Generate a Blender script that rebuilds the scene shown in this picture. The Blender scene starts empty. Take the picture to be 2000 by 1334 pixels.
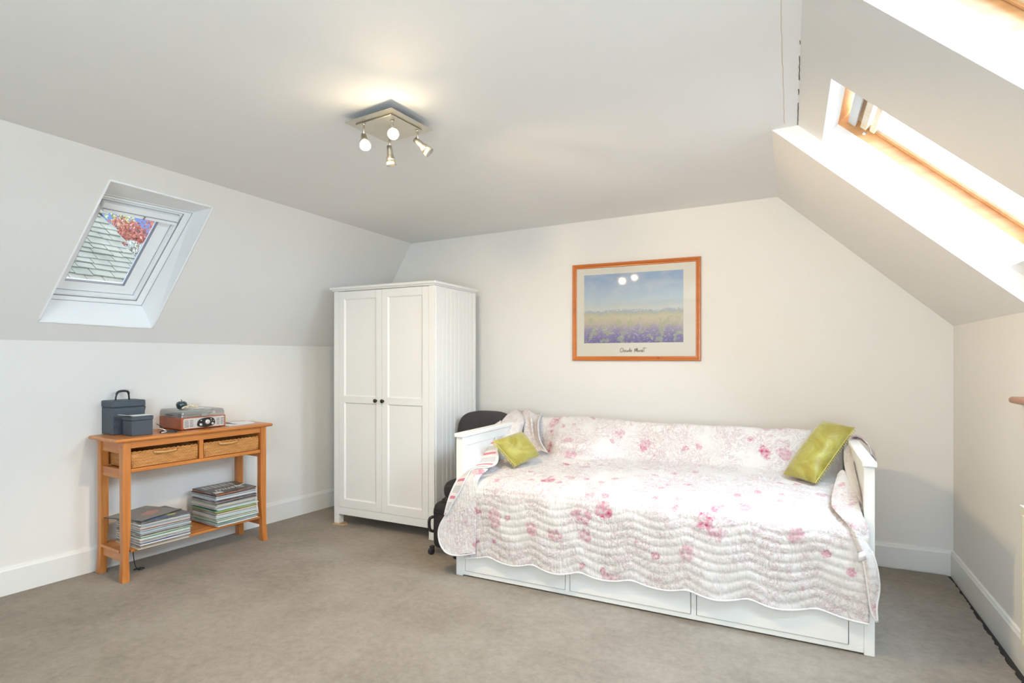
import bpy, math, random
import numpy as np
from mathutils import Vector, Matrix

S = bpy.context.scene
COL = S.collection
PI = math.pi

# ---------------------------------------------------------------- camera
FPX, YAW, HY, EYE = 1105.0, math.atan(545 / 1105), 700.0, 1.40
cam_d = bpy.data.cameras.new('camera')
cam = bpy.data.objects.new('camera', cam_d)
COL.objects.link(cam)
cam.location = (0, 0, EYE)
cam.rotation_euler = (PI / 2, 0, YAW)
cam_d.sensor_fit = 'HORIZONTAL'
cam_d.sensor_width = 36
cam_d.lens = 36 * FPX / 2000
cam_d.shift_y = (HY - 667) / 2000
cam_d.clip_start = 0.02
S.camera = cam

# ---------------------------------------------------------------- view
S.view_settings.view_transform = 'Standard'
S.view_settings.look = 'None'
S.view_settings.gamma = 1
S.view_settings.use_curve_mapping = False
S.view_settings.exposure = 0.76
try:
    S.cycles.use_denoising = True
    S.cycles.max_bounces = 10
    S.cycles.diffuse_bounces = 6
    S.cycles.transparent_max_bounces = 12
    S.cycles.sample_clamp_indirect = 6
    S.cycles.caustics_reflective = False
    S.cycles.caustics_refractive = False
except Exception:
    pass


class NT:
    """small helper around a node tree"""
    def __init__(s, nt):
        s.nt = nt
    def n(s, typ, inp=None, **attr):
        k = s.nt.nodes.new('ShaderNode' + typ)
        for a, v in attr.items():
            setattr(k, a, v)
        for i, v in (inp or {}).items():
            sk = k.inputs[i]
            if isinstance(v, bpy.types.NodeSocket):
                s.nt.links.new(v, sk)
            else:
                if hasattr(sk.default_value, '__len__') and not isinstance(v, (int, float)):
                    if len(sk.default_value) == 4 and len(v) == 3:
                        v = (*v, 1)
                sk.default_value = v
        return k
    def m(s, op, a, b=0.0, c=0.0, clamp=False):
        k = s.nt.nodes.new('ShaderNodeMath')
        k.operation = op
        k.use_clamp = clamp
        for i, v in enumerate((a, b, c)):
            if isinstance(v, bpy.types.NodeSocket):
                s.nt.links.new(v, k.inputs[i])
            else:
                k.inputs[i].default_value = v
        return k.outputs[0]
    def mix(s, f, a, b, typ='MIX'):
        k = s.nt.nodes.new('ShaderNodeMix')
        k.data_type = 'RGBA'
        k.blend_type = typ
        for i, v in ((0, f), (6, a), (7, b)):
            if isinstance(v, bpy.types.NodeSocket):
                s.nt.links.new(v, k.inputs[i])
            else:
                k.inputs[i].default_value = v if i == 0 else (*v, 1)
        return k.outputs[2]
    def ramp(s, f, stops, interp='LINEAR'):
        k = s.nt.nodes.new('ShaderNodeValToRGB')
        k.color_ramp.interpolation = interp
        e = k.color_ramp.elements
        while len(e) < len(stops):
            e.new(0.5)
        for i, (p, c) in enumerate(stops):
            e[i].position = p
            e[i].color = (*c, 1) if hasattr(c, '__len__') else (c, c, c, 1)
        s.nt.links.new(f, k.inputs[0])
        return k.outputs[0]
    def link(s, a, b):
        s.nt.links.new(a, b)


# ---------------------------------------------------------------- world: blue sky low in the west, bright cloud elsewhere
world = bpy.data.worlds.new('sky')
S.world = world
world.use_nodes = True
world.node_tree.nodes.clear()
W = NT(world.node_tree)
tc = W.n('TexCoord')
sep = W.n('SeparateXYZ', {0: tc.outputs['Generated']})
cl = W.n('TexNoise', {'Vector': tc.outputs['Generated'], 'Scale': 3.0, 'Detail': 5.0})
side = W.m('ADD', W.m('ADD', W.m('MULTIPLY', sep.outputs['X'], 1.6), W.m('MULTIPLY', W.m('MAXIMUM', W.m('SUBTRACT', sep.outputs['Z'], 0.42), 0.0), 4.0)), W.m('MULTIPLY', W.m('SUBTRACT', cl.outputs[0], 0.5), 0.9))
cf = W.m('ADD', side, 0.75, clamp=True)
skyc = W.mix(cf, (0.25, 0.43, 0.95), (3.0, 3.25, 3.5))
bg = W.n('Background', {'Color': skyc, 'Strength': 0.6})
wo = W.n('OutputWorld')
W.link(bg.outputs[0], wo.inputs[0])


def pix(u, v):
    """viewing ray through pixel (u, v) of the 2000 x 1334 frame"""
    c, s = math.cos(YAW), math.sin(YAW)
    a = (u - 1000) / FPX
    return Vector((-s + c * a, c + s * a, -(v - HY) / FPX))
def aty(u, v, Y):
    r = pix(u, v); t = Y / r.y
    return Vector((r.x * t, Y, EYE + r.z * t))
def atx(u, v, X):
    r = pix(u, v); t = X / r.x
    return Vector((X, r.y * t, EYE + r.z * t))
def atz(u, v, z):
    r = pix(u, v); t = (z - EYE) / r.z
    return Vector((r.x * t, r.y * t, z))


# ---------------------------------------------------------------- daylight and lamps
def area(name, loc, normal, sx, sy, power, col):
    d = bpy.data.lights.new(name, 'AREA')
    d.shape = 'RECTANGLE'; d.size = sx; d.size_y = sy
    d.energy = power; d.color = col
    o = bpy.data.objects.new(name, d)
    o.location = loc
    o.rotation_euler = Vector(normal).to_track_quat('-Z', 'Y').to_euler()
    COL.objects.link(o)
    return o
DAY = (0.60, 0.80, 1.0)
# daylight falling in through the two roof windows on the right
for yc in (2.83, 1.56):
    area('daylight_and_fill', (0.50 + 0.27, yc, 2.12 + 0.29), (-0.68, 0, -0.73), 0.62, 0.92, 45, DAY)
# unseen fill light added behind the camera, tilted up to wash the ceiling
area('daylight_and_fill', (-0.05, -1.9, 1.30), (-0.20, 1, 0.85), 2.0, 1.4, 70, (0.76, 0.90, 1.0))


def lamp_light(name, loc, direction, power, spread, blend=0.4, r=0.015):
    d = bpy.data.lights.new(name, 'SPOT')
    d.energy = power; d.color = (1.0, 0.72, 0.40)
    d.spot_size = spread; d.spot_blend = blend; d.shadow_soft_size = r
    o = bpy.data.objects.new(name, d)
    o.location = loc
    o.rotation_euler = Vector(direction).to_track_quat('-Z', 'Y').to_euler()
    COL.objects.link(o)
    return o


# ================================================================ helpers
class MB:
    """collects shapes for ONE mesh object"""
    def __init__(s):
        s.v = []; s.f = []; s.smooth = []; s.mi = []
        s.cur = 0
    def add(s, vs, fs, smooth=False):
        b = len(s.v)
        s.v += [tuple(v) for v in vs]
        s.f += [tuple(b + i for i in f) for f in fs]
        s.smooth += [smooth] * len(fs)
        s.mi += [s.cur] * len(fs)
        return s
    def box(s, x0, x1, y0, y1, z0, z1, c=0.0, M=None):
        """box, optionally with chamfered edges"""
        x0, x1 = min(x0, x1), max(x0, x1); y0, y1 = min(y0, y1), max(y0, y1); z0, z1 = min(z0, z1), max(z0, z1)
        c = min(c, (x1 - x0) * .45, (y1 - y0) * .45, (z1 - z0) * .45)
        if c <= 0:
            vs = [(x, y, z) for x in (x0, x1) for y in (y0, y1) for z in (z0, z1)]
            fs = [(0, 1, 3, 2), (4, 6, 7, 5), (0, 4, 5, 1), (2, 3, 7, 6), (0, 2, 6, 4), (1, 5, 7, 3)]
        else:
            vs = []; idx = {}
            for i, x in enumerate((x0, x1)):
                for j, y in enumerate((y0, y1)):
                    for k, z in enumerate((z0, z1)):
                        dx, dy, dz = (c if i == 0 else -c), (c if j == 0 else -c), (c if k == 0 else -c)
                        for a, p in enumerate(((x, y + dy, z + dz), (x + dx, y, z + dz), (x + dx, y + dy, z))):
                            idx[i, j, k, a] = len(vs); vs.append(p)
            fs = []
            for i in (0, 1):
                q = [idx[i, 0, 0, 0], idx[i, 1, 0, 0], idx[i, 1, 1, 0], idx[i, 0, 1, 0]]; fs.append(q if i else q[::-1])
                q = [idx[0, i, 0, 1], idx[1, i, 0, 1], idx[1, i, 1, 1], idx[0, i, 1, 1]]; fs.append(q[::-1] if i else q)
                q = [idx[0, 0, i, 2], idx[1, 0, i, 2], idx[1, 1, i, 2], idx[0, 1, i, 2]]; fs.append(q if i else q[::-1])
            for i in (0, 1):
                for j in (0, 1):
                    def orient(q, flip): fs.append(q[::-1] if flip else q)
                    orient([idx[i, j, 0, 0], idx[i, j, 0, 1], idx[i, j, 1, 1], idx[i, j, 1, 0]], (i + j) % 2 == 1)
                    orient([idx[i, 0, j, 0], idx[i, 0, j, 2], idx[i, 1, j, 2], idx[i, 1, j, 0]], (i + j) % 2 == 0)
                    orient([idx[0, i, j, 1], idx[0, i, j, 2], idx[1, i, j, 2], idx[1, i, j, 1]], (i + j) % 2 == 1)
                    for k in (0, 1):
                        q = [idx[i, j, k, 0], idx[i, j, k, 1], idx[i, j, k, 2]]; orient(q, (i + j + k) % 2 == 0)
        if M is not None:
            vs = [M @ Vector(v) for v in vs]
        return s.add(vs, fs)
    def poly(s, vs):
        return s.add(vs, [tuple(range(len(vs)))])
    def prism(s, pts, h, M=None, z0=0.0):
        """outline pts (x, y) extruded z0..z0+h"""
        n = len(pts)
        vs = [Vector((x, y, z0)) for x, y in pts] + [Vector((x, y, z0 + h)) for x, y in pts]
        if M is not None: vs = [M @ v for v in vs]
        fs = [tuple(range(n))[::-1], tuple(range(n, 2 * n))] + [(i, (i + 1) % n, n + (i + 1) % n, n + i) for i in range(n)]
        return s.add(vs, fs)
    def tube(s, pts, r, n=10, cap=True, closed=False):
        pts = [Vector(p) for p in pts]; m = len(pts)
        rs = r if hasattr(r, '__len__') else [r] * m
        ref = None; vs = []
        for i, p in enumerate(pts):
            a = pts[(i + 1) % m] if (closed or i < m - 1) else p
            b = pts[i - 1] if (closed or i > 0) else p
            t = (a - b).normalized()
            if ref is None:
                ref = t.orthogonal().normalized()
            ref = (ref - t * ref.dot(t))
            ref = ref.normalized() if ref.length > 1e-6 else t.orthogonal().normalized()
            q = t.cross(ref)
            for k in range(n):
                an = 2 * PI * k / n
                vs.append(p + (ref * math.cos(an) + q * math.sin(an)) * rs[i])
        fs = []
        for i in range(m if closed else m - 1):
            i2 = (i + 1) % m
            for k in range(n):
                fs.append((i * n + k, i * n + (k + 1) % n, i2 * n + (k + 1) % n, i2 * n + k))
        if cap and not closed:
            fs.append(tuple(range(n))[::-1]); fs.append(tuple(range((m - 1) * n, m * n)))
        return s.add(vs, fs, True)
    def lathe(s, prof, n=24, M=None, smooth=True):
        """profile [(r, z)] turned about z"""
        vs = []; m = len(prof)
        for r, z in prof:
            for k in range(n):
                a = 2 * PI * k / n
                v = Vector((r * math.cos(a), r * math.sin(a), z))
                vs.append(M @ v if M is not None else v)
        fs = [(i * n + k, i * n + (k + 1) % n, (i + 1) * n + (k + 1) % n, (i + 1) * n + k) for i in range(m - 1) for k in range(n)]
        if prof[0][0] > 1e-6: fs.append(tuple(range(n))[::-1])
        if prof[-1][0] > 1e-6: fs.append(tuple(range((m - 1) * n, m * n)))
        return s.add(vs, fs, smooth)
    def grid(s, P, smooth=True, flip=False):
        """P[i][j] points"""
        R = len(P); C = len(P[0])
        vs = [p for row in P for p in row]
        fs = []
        for i in range(R - 1):
            for j in range(C - 1):
                q = (i * C + j, (i + 1) * C + j, (i + 1) * C + j + 1, i * C + j + 1)
                fs.append(q[::-1] if flip else q)
        return s.add(vs, fs, smooth)
    def build(s, name, mat, parent=None, loc=None, rotz=0.0, solid=0.0, offset=-1.0, bevel=0.0, sub=0):
        me = bpy.data.meshes.new(name)
        me.from_pydata(s.v, [], s.f)
        mats = mat if isinstance(mat, (list, tuple)) else [mat]
        for q in mats: me.materials.append(q)
        me.polygons.foreach_set('use_smooth', s.smooth)
        me.polygons.foreach_set('material_index', s.mi)
        me.update()
        o = bpy.data.objects.new(name, me)
        COL.objects.link(o)
        if parent is not None: o.parent = parent
        if loc is not None: o.location = loc
        if rotz: o.rotation_euler.z = rotz
        if sub:
            md = o.modifiers.new('sub', 'SUBSURF'); md.levels = sub; md.render_levels = sub
        if solid:
            md = o.modifiers.new('solid', 'SOLIDIFY'); md.thickness = solid; md.offset = offset
        if bevel:
            md = o.modifiers.new('bevel', 'BEVEL'); md.width = bevel; md.segments = 3; md.limit_method = 'ANGLE'; md.angle_limit = 0.6
        return o


def tag(o, label=None, cat=None, group=None, kind=None):
    if label: o['label'] = label
    if cat: o['category'] = cat
    if group: o['group'] = group
    if kind: o['kind'] = kind
    return o
def empty(name, loc=(0, 0, 0), rz=0.0):
    o = bpy.data.objects.new(name, None)
    o.empty_display_size = 0.1
    o.location = loc; o.rotation_euler.z = rz
    COL.objects.link(o)
    return o
def rebase(o, base):
    """shift a mesh's vertices so that its origin may sit at base"""
    b = Vector(base)
    for v in o.data.vertices: v.co -= b
    return o
def crom(pts, n):
    """Catmull-Rom resampling of a polyline (Vectors) to n points"""
    P = [Vector(p) for p in pts]
    if len(P) == 2:
        return [P[0].lerp(P[1], i / (n - 1)) for i in range(n)]
    L = [0]
    for a, b in zip(P, P[1:]): L.append(L[-1] + (b - a).length)
    out = []
    for k in range(n):
        t = L[-1] * k / (n - 1)
        i = max(j for j in range(len(P) - 1) if L[j] <= t + 1e-9)
        s = (t - L[i]) / max(1e-9, L[i + 1] - L[i])
        p1, p2 = P[i], P[i + 1]
        m1 = (p2 - P[i - 1]) / max(1e-6, L[i + 1] - L[i - 1]) if i > 0 else (p2 - p1) / max(1e-6, L[i + 1] - L[i])
        m2 = (P[i + 2] - p1) / max(1e-6, L[i + 2] - L[i]) if i + 2 < len(P) else (p2 - p1) / max(1e-6, L[i + 1] - L[i])
        h = L[i + 1] - L[i]
        out.append(p1 * (2 * s**3 - 3 * s**2 + 1) + m1 * h * (s**3 - 2 * s**2 + s) + p2 * (-2 * s**3 + 3 * s**2) + m2 * h * (s**3 - s**2))
    return out


# ================================================================ materials
def mat(name):
    m = bpy.data.materials.new(name)
    m.use_nodes = True
    nt = m.node_tree
    b = nt.nodes['Principled BSDF']
    return m, NT(nt), b
def plain(name, col, rough=0.5, metal=0.0, bump=0.0, bscale=60.0, var=0.0, coat=0.0, sheen=0.0, spec=0.5):
    m, N, b = mat(name)
    b.inputs['Base Color'].default_value = (*col, 1)
    b.inputs['Roughness'].default_value = rough
    b.inputs['Metallic'].default_value = metal
    b.inputs['Specular IOR Level'].default_value = spec
    b.inputs['Coat Weight'].default_value = coat
    b.inputs['Sheen Weight'].default_value = sheen
    t = N.n('TexCoord')
    nz = N.n('TexNoise', {'Vector': t.outputs['Object'], 'Scale': bscale, 'Detail': 4.0})
    if var:
        n2 = N.n('TexNoise', {'Vector': t.outputs['Object'], 'Scale': bscale * 0.15, 'Detail': 3.0})
        c = N.mix(n2.outputs[0], tuple(x * (1 - var) for x in col), tuple(min(1, x * (1 + var)) for x in col))
        N.link(c, b.inputs['Base Color'])
    if bump:
        bp = N.n('Bump', {'Height': nz.outputs[0], 'Strength': bump, 'Distance': 0.01})
        N.link(bp.outputs[0], b.inputs['Normal'])
    return m
def wood(name, c1, c2, axis=0, rough=0.35, scale=1.0, coat=0.15, knots=0.0):
    """grain runs along the given object axis"""
    m, N, b = mat(name)
    t = N.n('TexCoord')
    sc = [26.0 * scale] * 3; sc[axis] = 1.6 * scale
    mp = N.n('Mapping', {'Vector': t.outputs['Object'], 'Scale': sc})
    nz = N.n('TexNoise', {'Vector': mp.outputs[0], 'Scale': 1.0, 'Detail': 6.0, 'Roughness': 0.65, 'Distortion': 0.8})
    sc2 = [4.0] * 3; sc2[axis] = 0.8
    mp2 = N.n('Mapping', {'Vector': t.outputs['Object'], 'Scale': sc2})
    n2 = N.n('TexNoise', {'Vector': mp2.outputs[0], 'Scale': 1.0, 'Detail': 3.0})
    f = N.m('ADD', N.m('MULTIPLY', nz.outputs[0], 0.7), N.m('MULTIPLY', n2.outputs[0], 0.4))
    c = N.ramp(f, [(0.38, c1), (0.68, c2)])
    if knots:
        vo = N.n('TexVoronoi', {'Vector': t.outputs['Object'], 'Scale': 3.2, 'Randomness': 1.0})
        k = N.m('LESS_THAN', vo.outputs['Distance'], 0.035)
        c = N.mix(N.m('MULTIPLY', k, knots), c, tuple(x * 0.25 for x in c1))
    N.link(c, b.inputs['Base Color'])
    b.inputs['Roughness'].default_value = rough
    b.inputs['Coat Weight'].default_value = coat
    b.inputs['Coat Roughness'].default_value = 0.25
    bp = N.n('Bump', {'Height': nz.outputs[0], 'Strength': 0.12, 'Distance': 0.003})
    N.link(bp.outputs[0], b.inputs['Normal'])
    return m
def glass(name, tint=(1, 1, 1), refl=0.08, rough=0.02, body=0.0):
    m, N, b = mat(name)
    N.nt.nodes.remove(b)
    tr = N.n('BsdfTransparent', {'Color': (*tint, 1)})
    gl = N.n('BsdfGlossy', {'Color': (1, 1, 1, 1), 'Roughness': rough})
    fr = N.n('LayerWeight', {'Blend': 0.25})
    f = N.m('ADD', N.m('MULTIPLY', fr.outputs['Fresnel'], 0.6), refl, clamp=True)
    mx = N.n('MixShader', {0: f, 1: tr.outputs[0], 2: gl.outputs[0]})
    last = mx.outputs[0]
    if body:
        df = N.n('BsdfDiffuse', {'Color': (0.75, 0.78, 0.78, 1)})
        mx2 = N.n('MixShader', {0: body, 1: last, 2: df.outputs[0]})
        last = mx2.outputs[0]
    N.link(last, N.nt.nodes['Material Output'].inputs[0])
    return m
def glow(name, col, strength):
    m, N, b = mat(name)
    b.inputs['Base Color'].default_value = (1, 1, 1, 1)
    b.inputs['Emission Color'].default_value = (*col, 1)
    b.inputs['Emission Strength'].default_value = strength
    return m

M_WALL = plain('wall_paint', (0.80, 0.785, 0.755), 0.75, bump=0.06, bscale=35, var=0.012, spec=0.2)
M_CEIL = plain('ceiling_paint', (0.83, 0.825, 0.81), 0.8, bump=0.05, bscale=30, var=0.012, spec=0.2)
M_REVEAL = plain('reveal_paint', (0.89, 0.90, 0.90), 0.6, bump=0.05, bscale=30, spec=0.3)
M_BASEB = plain('baseboard_paint', (0.80, 0.80, 0.78), 0.45, bump=0.02)
M_WHITE = plain('white_furniture_paint', (0.82, 0.815, 0.79), 0.35, bump=0.015, bscale=120, spec=0.4)
M_UPVC = plain('white_window_paint', (0.89, 0.90, 0.90), 0.3)
M_SEALSHADE = plain('grey_seal_and_shade_line', (0.30, 0.31, 0.32), 0.6)  # for rubber seals, and for shade lines built as thin grey strips
M_GAP = plain('dark_underlay', (0.035, 0.030, 0.027), 0.95)
M_PINE = wood('orange_pine', (0.42, 0.125, 0.024), (0.66, 0.265, 0.066), 0, knots=0.7)
M_PINEV = wood('orange_pine_upright', (0.42, 0.125, 0.024), (0.66, 0.265, 0.066), 2, knots=0.7)
M_PINEY = wood('orange_pine_across', (0.42, 0.125, 0.024), (0.64, 0.26, 0.065), 1)
M_WINWOOD = wood('window_pine', (0.60, 0.29, 0.11), (0.78, 0.46, 0.22), 0, rough=0.3)
M_WINPALE = wood('pale_window_pine', (0.78, 0.60, 0.38), (0.88, 0.76, 0.56), 0, rough=0.3)
M_METAL = plain('satin_nickel', (0.62, 0.58, 0.50), 0.32, 1.0)
M_STEEL = plain('bright_steel', (0.75, 0.75, 0.74), 0.2, 1.0)
M_BLACK = plain('black_plastic', (0.018, 0.019, 0.021), 0.3)
M_GLASS = glass('window_glass')


# ================================================================ the room
# left knee wall runs slightly askew; the two roof slopes lean at about 45 degrees
def kneeX(y): return -4.175 + 0.11 * (y - 1.655)
KZ = 1.51
def ceilz(x): return 2.57 + 0.0221 * (x + 0.09)
def backY(x): return 4.53 + 0.03 * (x + 0.1)
XL, XC, XC2, XR = -3.262, -0.088, 0.032, 0.945
YS, YB, YF = 3.19, 4.6, -2.3
def struct(o): tag(o, kind='structure'); return o

# floor: dark underlay with the carpet on top of it
b = MB(); b.box(-4.9, 1.25, YF, 4.75, -0.08, -0.012); struct(b.build('floor_underlay', M_GAP))
m, N, bs = mat('carpet')
t = N.n('TexCoord')
n1 = N.n('TexNoise', {'Vector': t.outputs['Object'], 'Scale': 2.2, 'Detail': 4.0, 'Roughness': 0.6})
n2 = N.n('TexNoise', {'Vector': t.outputs['Object'], 'Scale': 260.0, 'Detail': 3.0, 'Roughness': 0.7})
n3 = N.n('TexNoise', {'Vector': t.outputs['Object'], 'Scale': 22.0, 'Detail': 8.0, 'Roughness': 0.8})
f = N.m('ADD', N.m('ADD', N.m('MULTIPLY', n1.outputs[0], 0.45), N.m('MULTIPLY', n2.outputs[0], 0.25)), N.m('MULTIPLY', n3.outputs[0], 0.55))
c = N.ramp(f, [(0.42, (0.245, 0.20, 0.15)), (0.60, (0.385, 0.325, 0.255)), (0.74, (0.49, 0.43, 0.355))])
N.link(c, bs.inputs['Base Color'])
bs.inputs['Roughness'].default_value = 0.95
bs.inputs['Specular IOR Level'].default_value = 0.1
bs.inputs['Sheen Weight'].default_value = 0.25
bp = N.n('Bump', {'Height': N.m('ADD', n2.outputs[0], N.m('MULTIPLY', n3.outputs[0], 1.6)), 'Strength': 0.8, 'Distance': 0.015})
N.link(bp.outputs[0], bs.inputs['Normal'])
M_CARPET = m
rnd = random.Random(4)
pts = [(-4.75, YF), (0.84, YF)]
y = YF
while y < 4.38:
    y += 0.022
    pts.append((0.893 + 0.014 * (y - 3.15) + rnd.uniform(-0.007, 0.006) if y > 1 else 0.84, y))
x = 0.90
while x > -3.9:
    pts.append((x, 4.495 + rnd.uniform(-0.004, 0.004) + 0.03 * x * 0.8)); x -= 0.04
pts.append((-3.95, 4.5))
b = MB(); b.prism(pts, 0.012, z0=-0.012); struct(b.build('floor', M_CARPET))

# ceiling (slightly sagging towards the left) and its crack line
b = MB()
b.poly([(XL, YF, ceilz(XL)), (XL, backY(XL), ceilz(XL)), (XC, backY(XC), ceilz(XC)), (XC, YS, ceilz(XC)), (XC2, YS, ceilz(XC2)), (XC2, YF, ceilz(XC2))])
struct(b.build('ceiling', M_CEIL))
M_CRACK = plain('dark_crack', (0.05, 0.045, 0.04), 0.9)
M_STAIN = plain('ochre_filler', (0.66, 0.55, 0.42), 0.9)
b = MB(); rnd = random.Random(7); q = []
for i in range(60):
    yy = YS - 0.01 - i * 0.03
    q.append((XC2 - 0.002 + rnd.uniform(-0.0012, 0.0012), yy, ceilz(XC2) - 0.0005))
for s0, s1 in ((0, 9), (12, 14), (17, 24), (27, 28)):
    b.tube(q[s0:s1 + 1], [0.0012 + 0.0009 * rnd.random() for _ in range(s1 - s0 + 1)], 5)
struct(b.build('trim_1', M_CRACK))
b = MB(); q = [(-0.030 + rnd.uniform(-0.0015, 0.0015), YS - 0.06 - i * 0.04, ceilz(-0.03)) for i in range(50)]
b.tube(q, 0.0014, 5); struct(b.build('trim_2', M_STAIN))

# left knee wall, left slope with its window opening
def knee(y, z): return Vector((kneeX(y), y, z))
b = MB(); b.poly([knee(YF, -0.05), knee(YF, KZ), knee(4.75, KZ), knee(4.75, -0.05)])
struct(b.build('wall_left', M_WALL))
LN = Vector((0.771, -0.085, -0.631)).normalized()           # into the room
LE = Vector((0.11, 0.994, 0)).normalized()
LU = Vector((0.627, -0.069, 0.776)).normalized()
LO = Vector((-4.175, 1.655, KZ))
SK = 0.12
def lw(e, u, w=0.0, skew=False):
    """point of the left slope: e along, u up the slope, w outwards"""
    return LO + LE * (e + (SK * (u - 0.3) if skew else 0)) + LU * u - LN * w
def slopeX(y, z):
    k = (z - KZ) / (ceilz(XL) - KZ)
    return kneeX(y) * (1 - k) + XL * k
def on_slope(u, v):
    r = pix(u, v); t = 3.6
    for _ in range(40):
        p = Vector((0, 0, EYE)) + r * t
        t += (p.x - slopeX(p.y, p.z)) / -r.x * 0.8
    return Vector((0, 0, EYE)) + r * t
open_l = [on_slope(75, 627), on_slope(298, 641), on_slope(415, 405), on_slope(215, 352)]
A0, A1 = knee(YF, KZ), knee(4.75, KZ)
B0, B1 = Vector((XL, YF, ceilz(XL))), Vector((XL, 4.75, ceilz(XL)))
b = MB()
for q in ([A0, A1, open_l[1], open_l[0]], [A1, B1, open_l[2], open_l[1]], [B1, B0, open_l[3], open_l[2]], [B0, A0, open_l[0], open_l[3]]):
    P = []
    for i in range(13):
        row = []
        for j in range(13):
            p = (q[0] * (1 - i / 12) + q[1] * (i / 12)) * (1 - j / 12) + (q[3] * (1 - i / 12) + q[2] * (i / 12)) * (j / 12)
            row.append(Vector((slopeX(p.y, p.z), p.y, p.z)))
        P.append(row)
    b.grid(P, flip=True)
struct(b.build('wall_left_slope', M_WALL))

# back wall (cut to the outline of the roof)
def SR(x): return ceilz(XC) - 0.93 * (x - XC)                # lower slope plane on the right
def SR2(x): return ceilz(XC2) - 0.93 * (x - XC2)             # upper slope plane on the right
b = MB()
out = [(-4.2, -0.05), (1.1, -0.05), (1.1, 1.55), (XR + 0.05, SR(XR) + 0.03), (XC + 0.03, ceilz(XC) + 0.05), (XL - 0.03, ceilz(XL) + 0.05), (-3.95, KZ), (-4.2, KZ)]
b.poly([(x, backY(x), z) for x, z in out][::-1])
struct(b.build('wall_back', M_WALL))
# right knee wall
b = MB(); b.poly([(XR, YF, -0.05), (XR, 4.7, -0.05), (XR, 4.7, SR(XR)), (XR, YS, SR(XR)), (XR, YS, SR2(XR)), (XR, YF, SR2(XR))])
struct(b.build('wall_right', M_WALL))
# slope beside the back wall (thicker part)
b = MB(); b.poly([(XC, YS, SR(XC)), (XC, 4.7, SR(XC)), (XR, 4.7, SR(XR)), (XR, YS, SR(XR))])
struct(b.build('wall_right_slope', M_WALL))
# white face of the step between both slope planes
b = MB(); b.poly([(XC, YS, ceilz(XC)), (XR, YS, SR(XR)), (XR, YS, SR2(XR)), (XC2, YS, ceilz(XC2))])
struct(b.build('trim_3', M_REVEAL))
# upper slope plane with two window openings
RN = Vector((0.681, 0, 0.732)).normalized()                 # outwards
RA = Vector((1, 0, -0.93)).normalized()                     # down the slope
RO = Vector((XC2, 0, ceilz(XC2)))
def rw(a, y, w=0.0): return RO + RA * a + RN * w + Vector((0, y, 0))
AT, AB, AE = 0.145, 1.13, (XR - XC2) * 1.3656
WY = ((2.49, YS), (1.20, 1.905))
b = MB()
ys = [YF, WY[1][0], WY[1][1], WY[0][0], WY[0][1]]
for i, (ya, yb) in enumerate(zip(ys, ys[1:])):
    if i in (1, 3):
        b.poly([rw(0, ya), rw(0, yb), rw(AT, yb), rw(AT, ya)]); b.poly([rw(AB, ya), rw(AB, yb), rw(AE, yb), rw(AE, ya)])
    else:
        b.poly([rw(0, ya), rw(0, yb), rw(AE, yb), rw(AE, ya)])
struct(b.build('wall_right_upper_slope', M_WALL))
# wall behind the camera
b = MB()
out = [(-4.7, -0.05), (1.1, -0.05), (XR, SR2(XR)), (XC2, ceilz(XC2)), (XL, ceilz(XL)), (-4.7, KZ)]
b.poly([(x, YF, z) for x, z in out])
struct(b.build('wall_front', M_WALL))

# baseboards
def board(name, P, Q, h, t=0.018):
    P, Q = Vector(P), Vector(Q)
    d = (Q - P); L = d.length; ang = math.atan2(d.y, d.x)
    b = MB()
    prof = [(0, -0.03), (-t, -0.03), (-t, h - 0.022), (-t * 0.72, h - 0.012), (-t * 0.6, h - 0.004), (-t * 0.25, h), (0, h)]
    vs = [(0, y, z) for y, z in prof] + [(L, y, z) for y, z in prof]; n = len(prof)
    b.add(vs, [(i, (i + 1) % n, n + (i + 1) % n, n + i) for i in range(n)] + [tuple(range(n))[::-1], tuple(range(n, 2 * n))])
    o = b.build(name, M_BASEB, loc=P, rotz=ang)
    return struct(o)
board('baseboard_left', (kneeX(YF), YF, 0), (kneeX(4.42), 4.42, 0), 0.165)
board('baseboard_back', (-3.92, backY(-3.92), 0), (XR, backY(XR), 0), 0.155)
board('baseboard_right', (XR, 4.56, 0), (XR, YF, 0), 0.155)


# ---------------------------------------------------------------- roof windows
def ring(mb, fn, o, i, w0, w1):
    """rectangular frame between outer rect o and inner rect i = (a0, a1, b0, b1), depth w0..w1; fn(a, b, w)"""
    oc = [(o[0], o[2]), (o[1], o[2]), (o[1], o[3]), (o[0], o[3])]
    ic = [(i[0], i[2]), (i[1], i[2]), (i[1], i[3]), (i[0], i[3])]
    vs = [fn(a, c, w) for w in (w0, w1) for a, c in oc + ic]
    fs = []
    for k in range(4):
        k2 = (k + 1) % 4
        fs += [(k, k2, 4 + k2, 4 + k), (8 + k, 12 + k, 12 + k2, 8 + k2), (k, 8 + k, 8 + k2, k2), (4 + k, 4 + k2, 12 + k2, 12 + k)]
    mb.add(vs, fs)
def slab(mb, fn, r, w0, w1):
    vs = [fn(a, c, w) for w in (w0, w1) for a, c in ((r[0], r[2]), (r[1], r[2]), (r[1], r[3]), (r[0], r[3]))]
    mb.add(vs, [(0, 3, 2, 1), (4, 5, 6, 7), (0, 1, 5, 4), (1, 2, 6, 5), (2, 3, 7, 6), (3, 0, 4, 7)])

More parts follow.
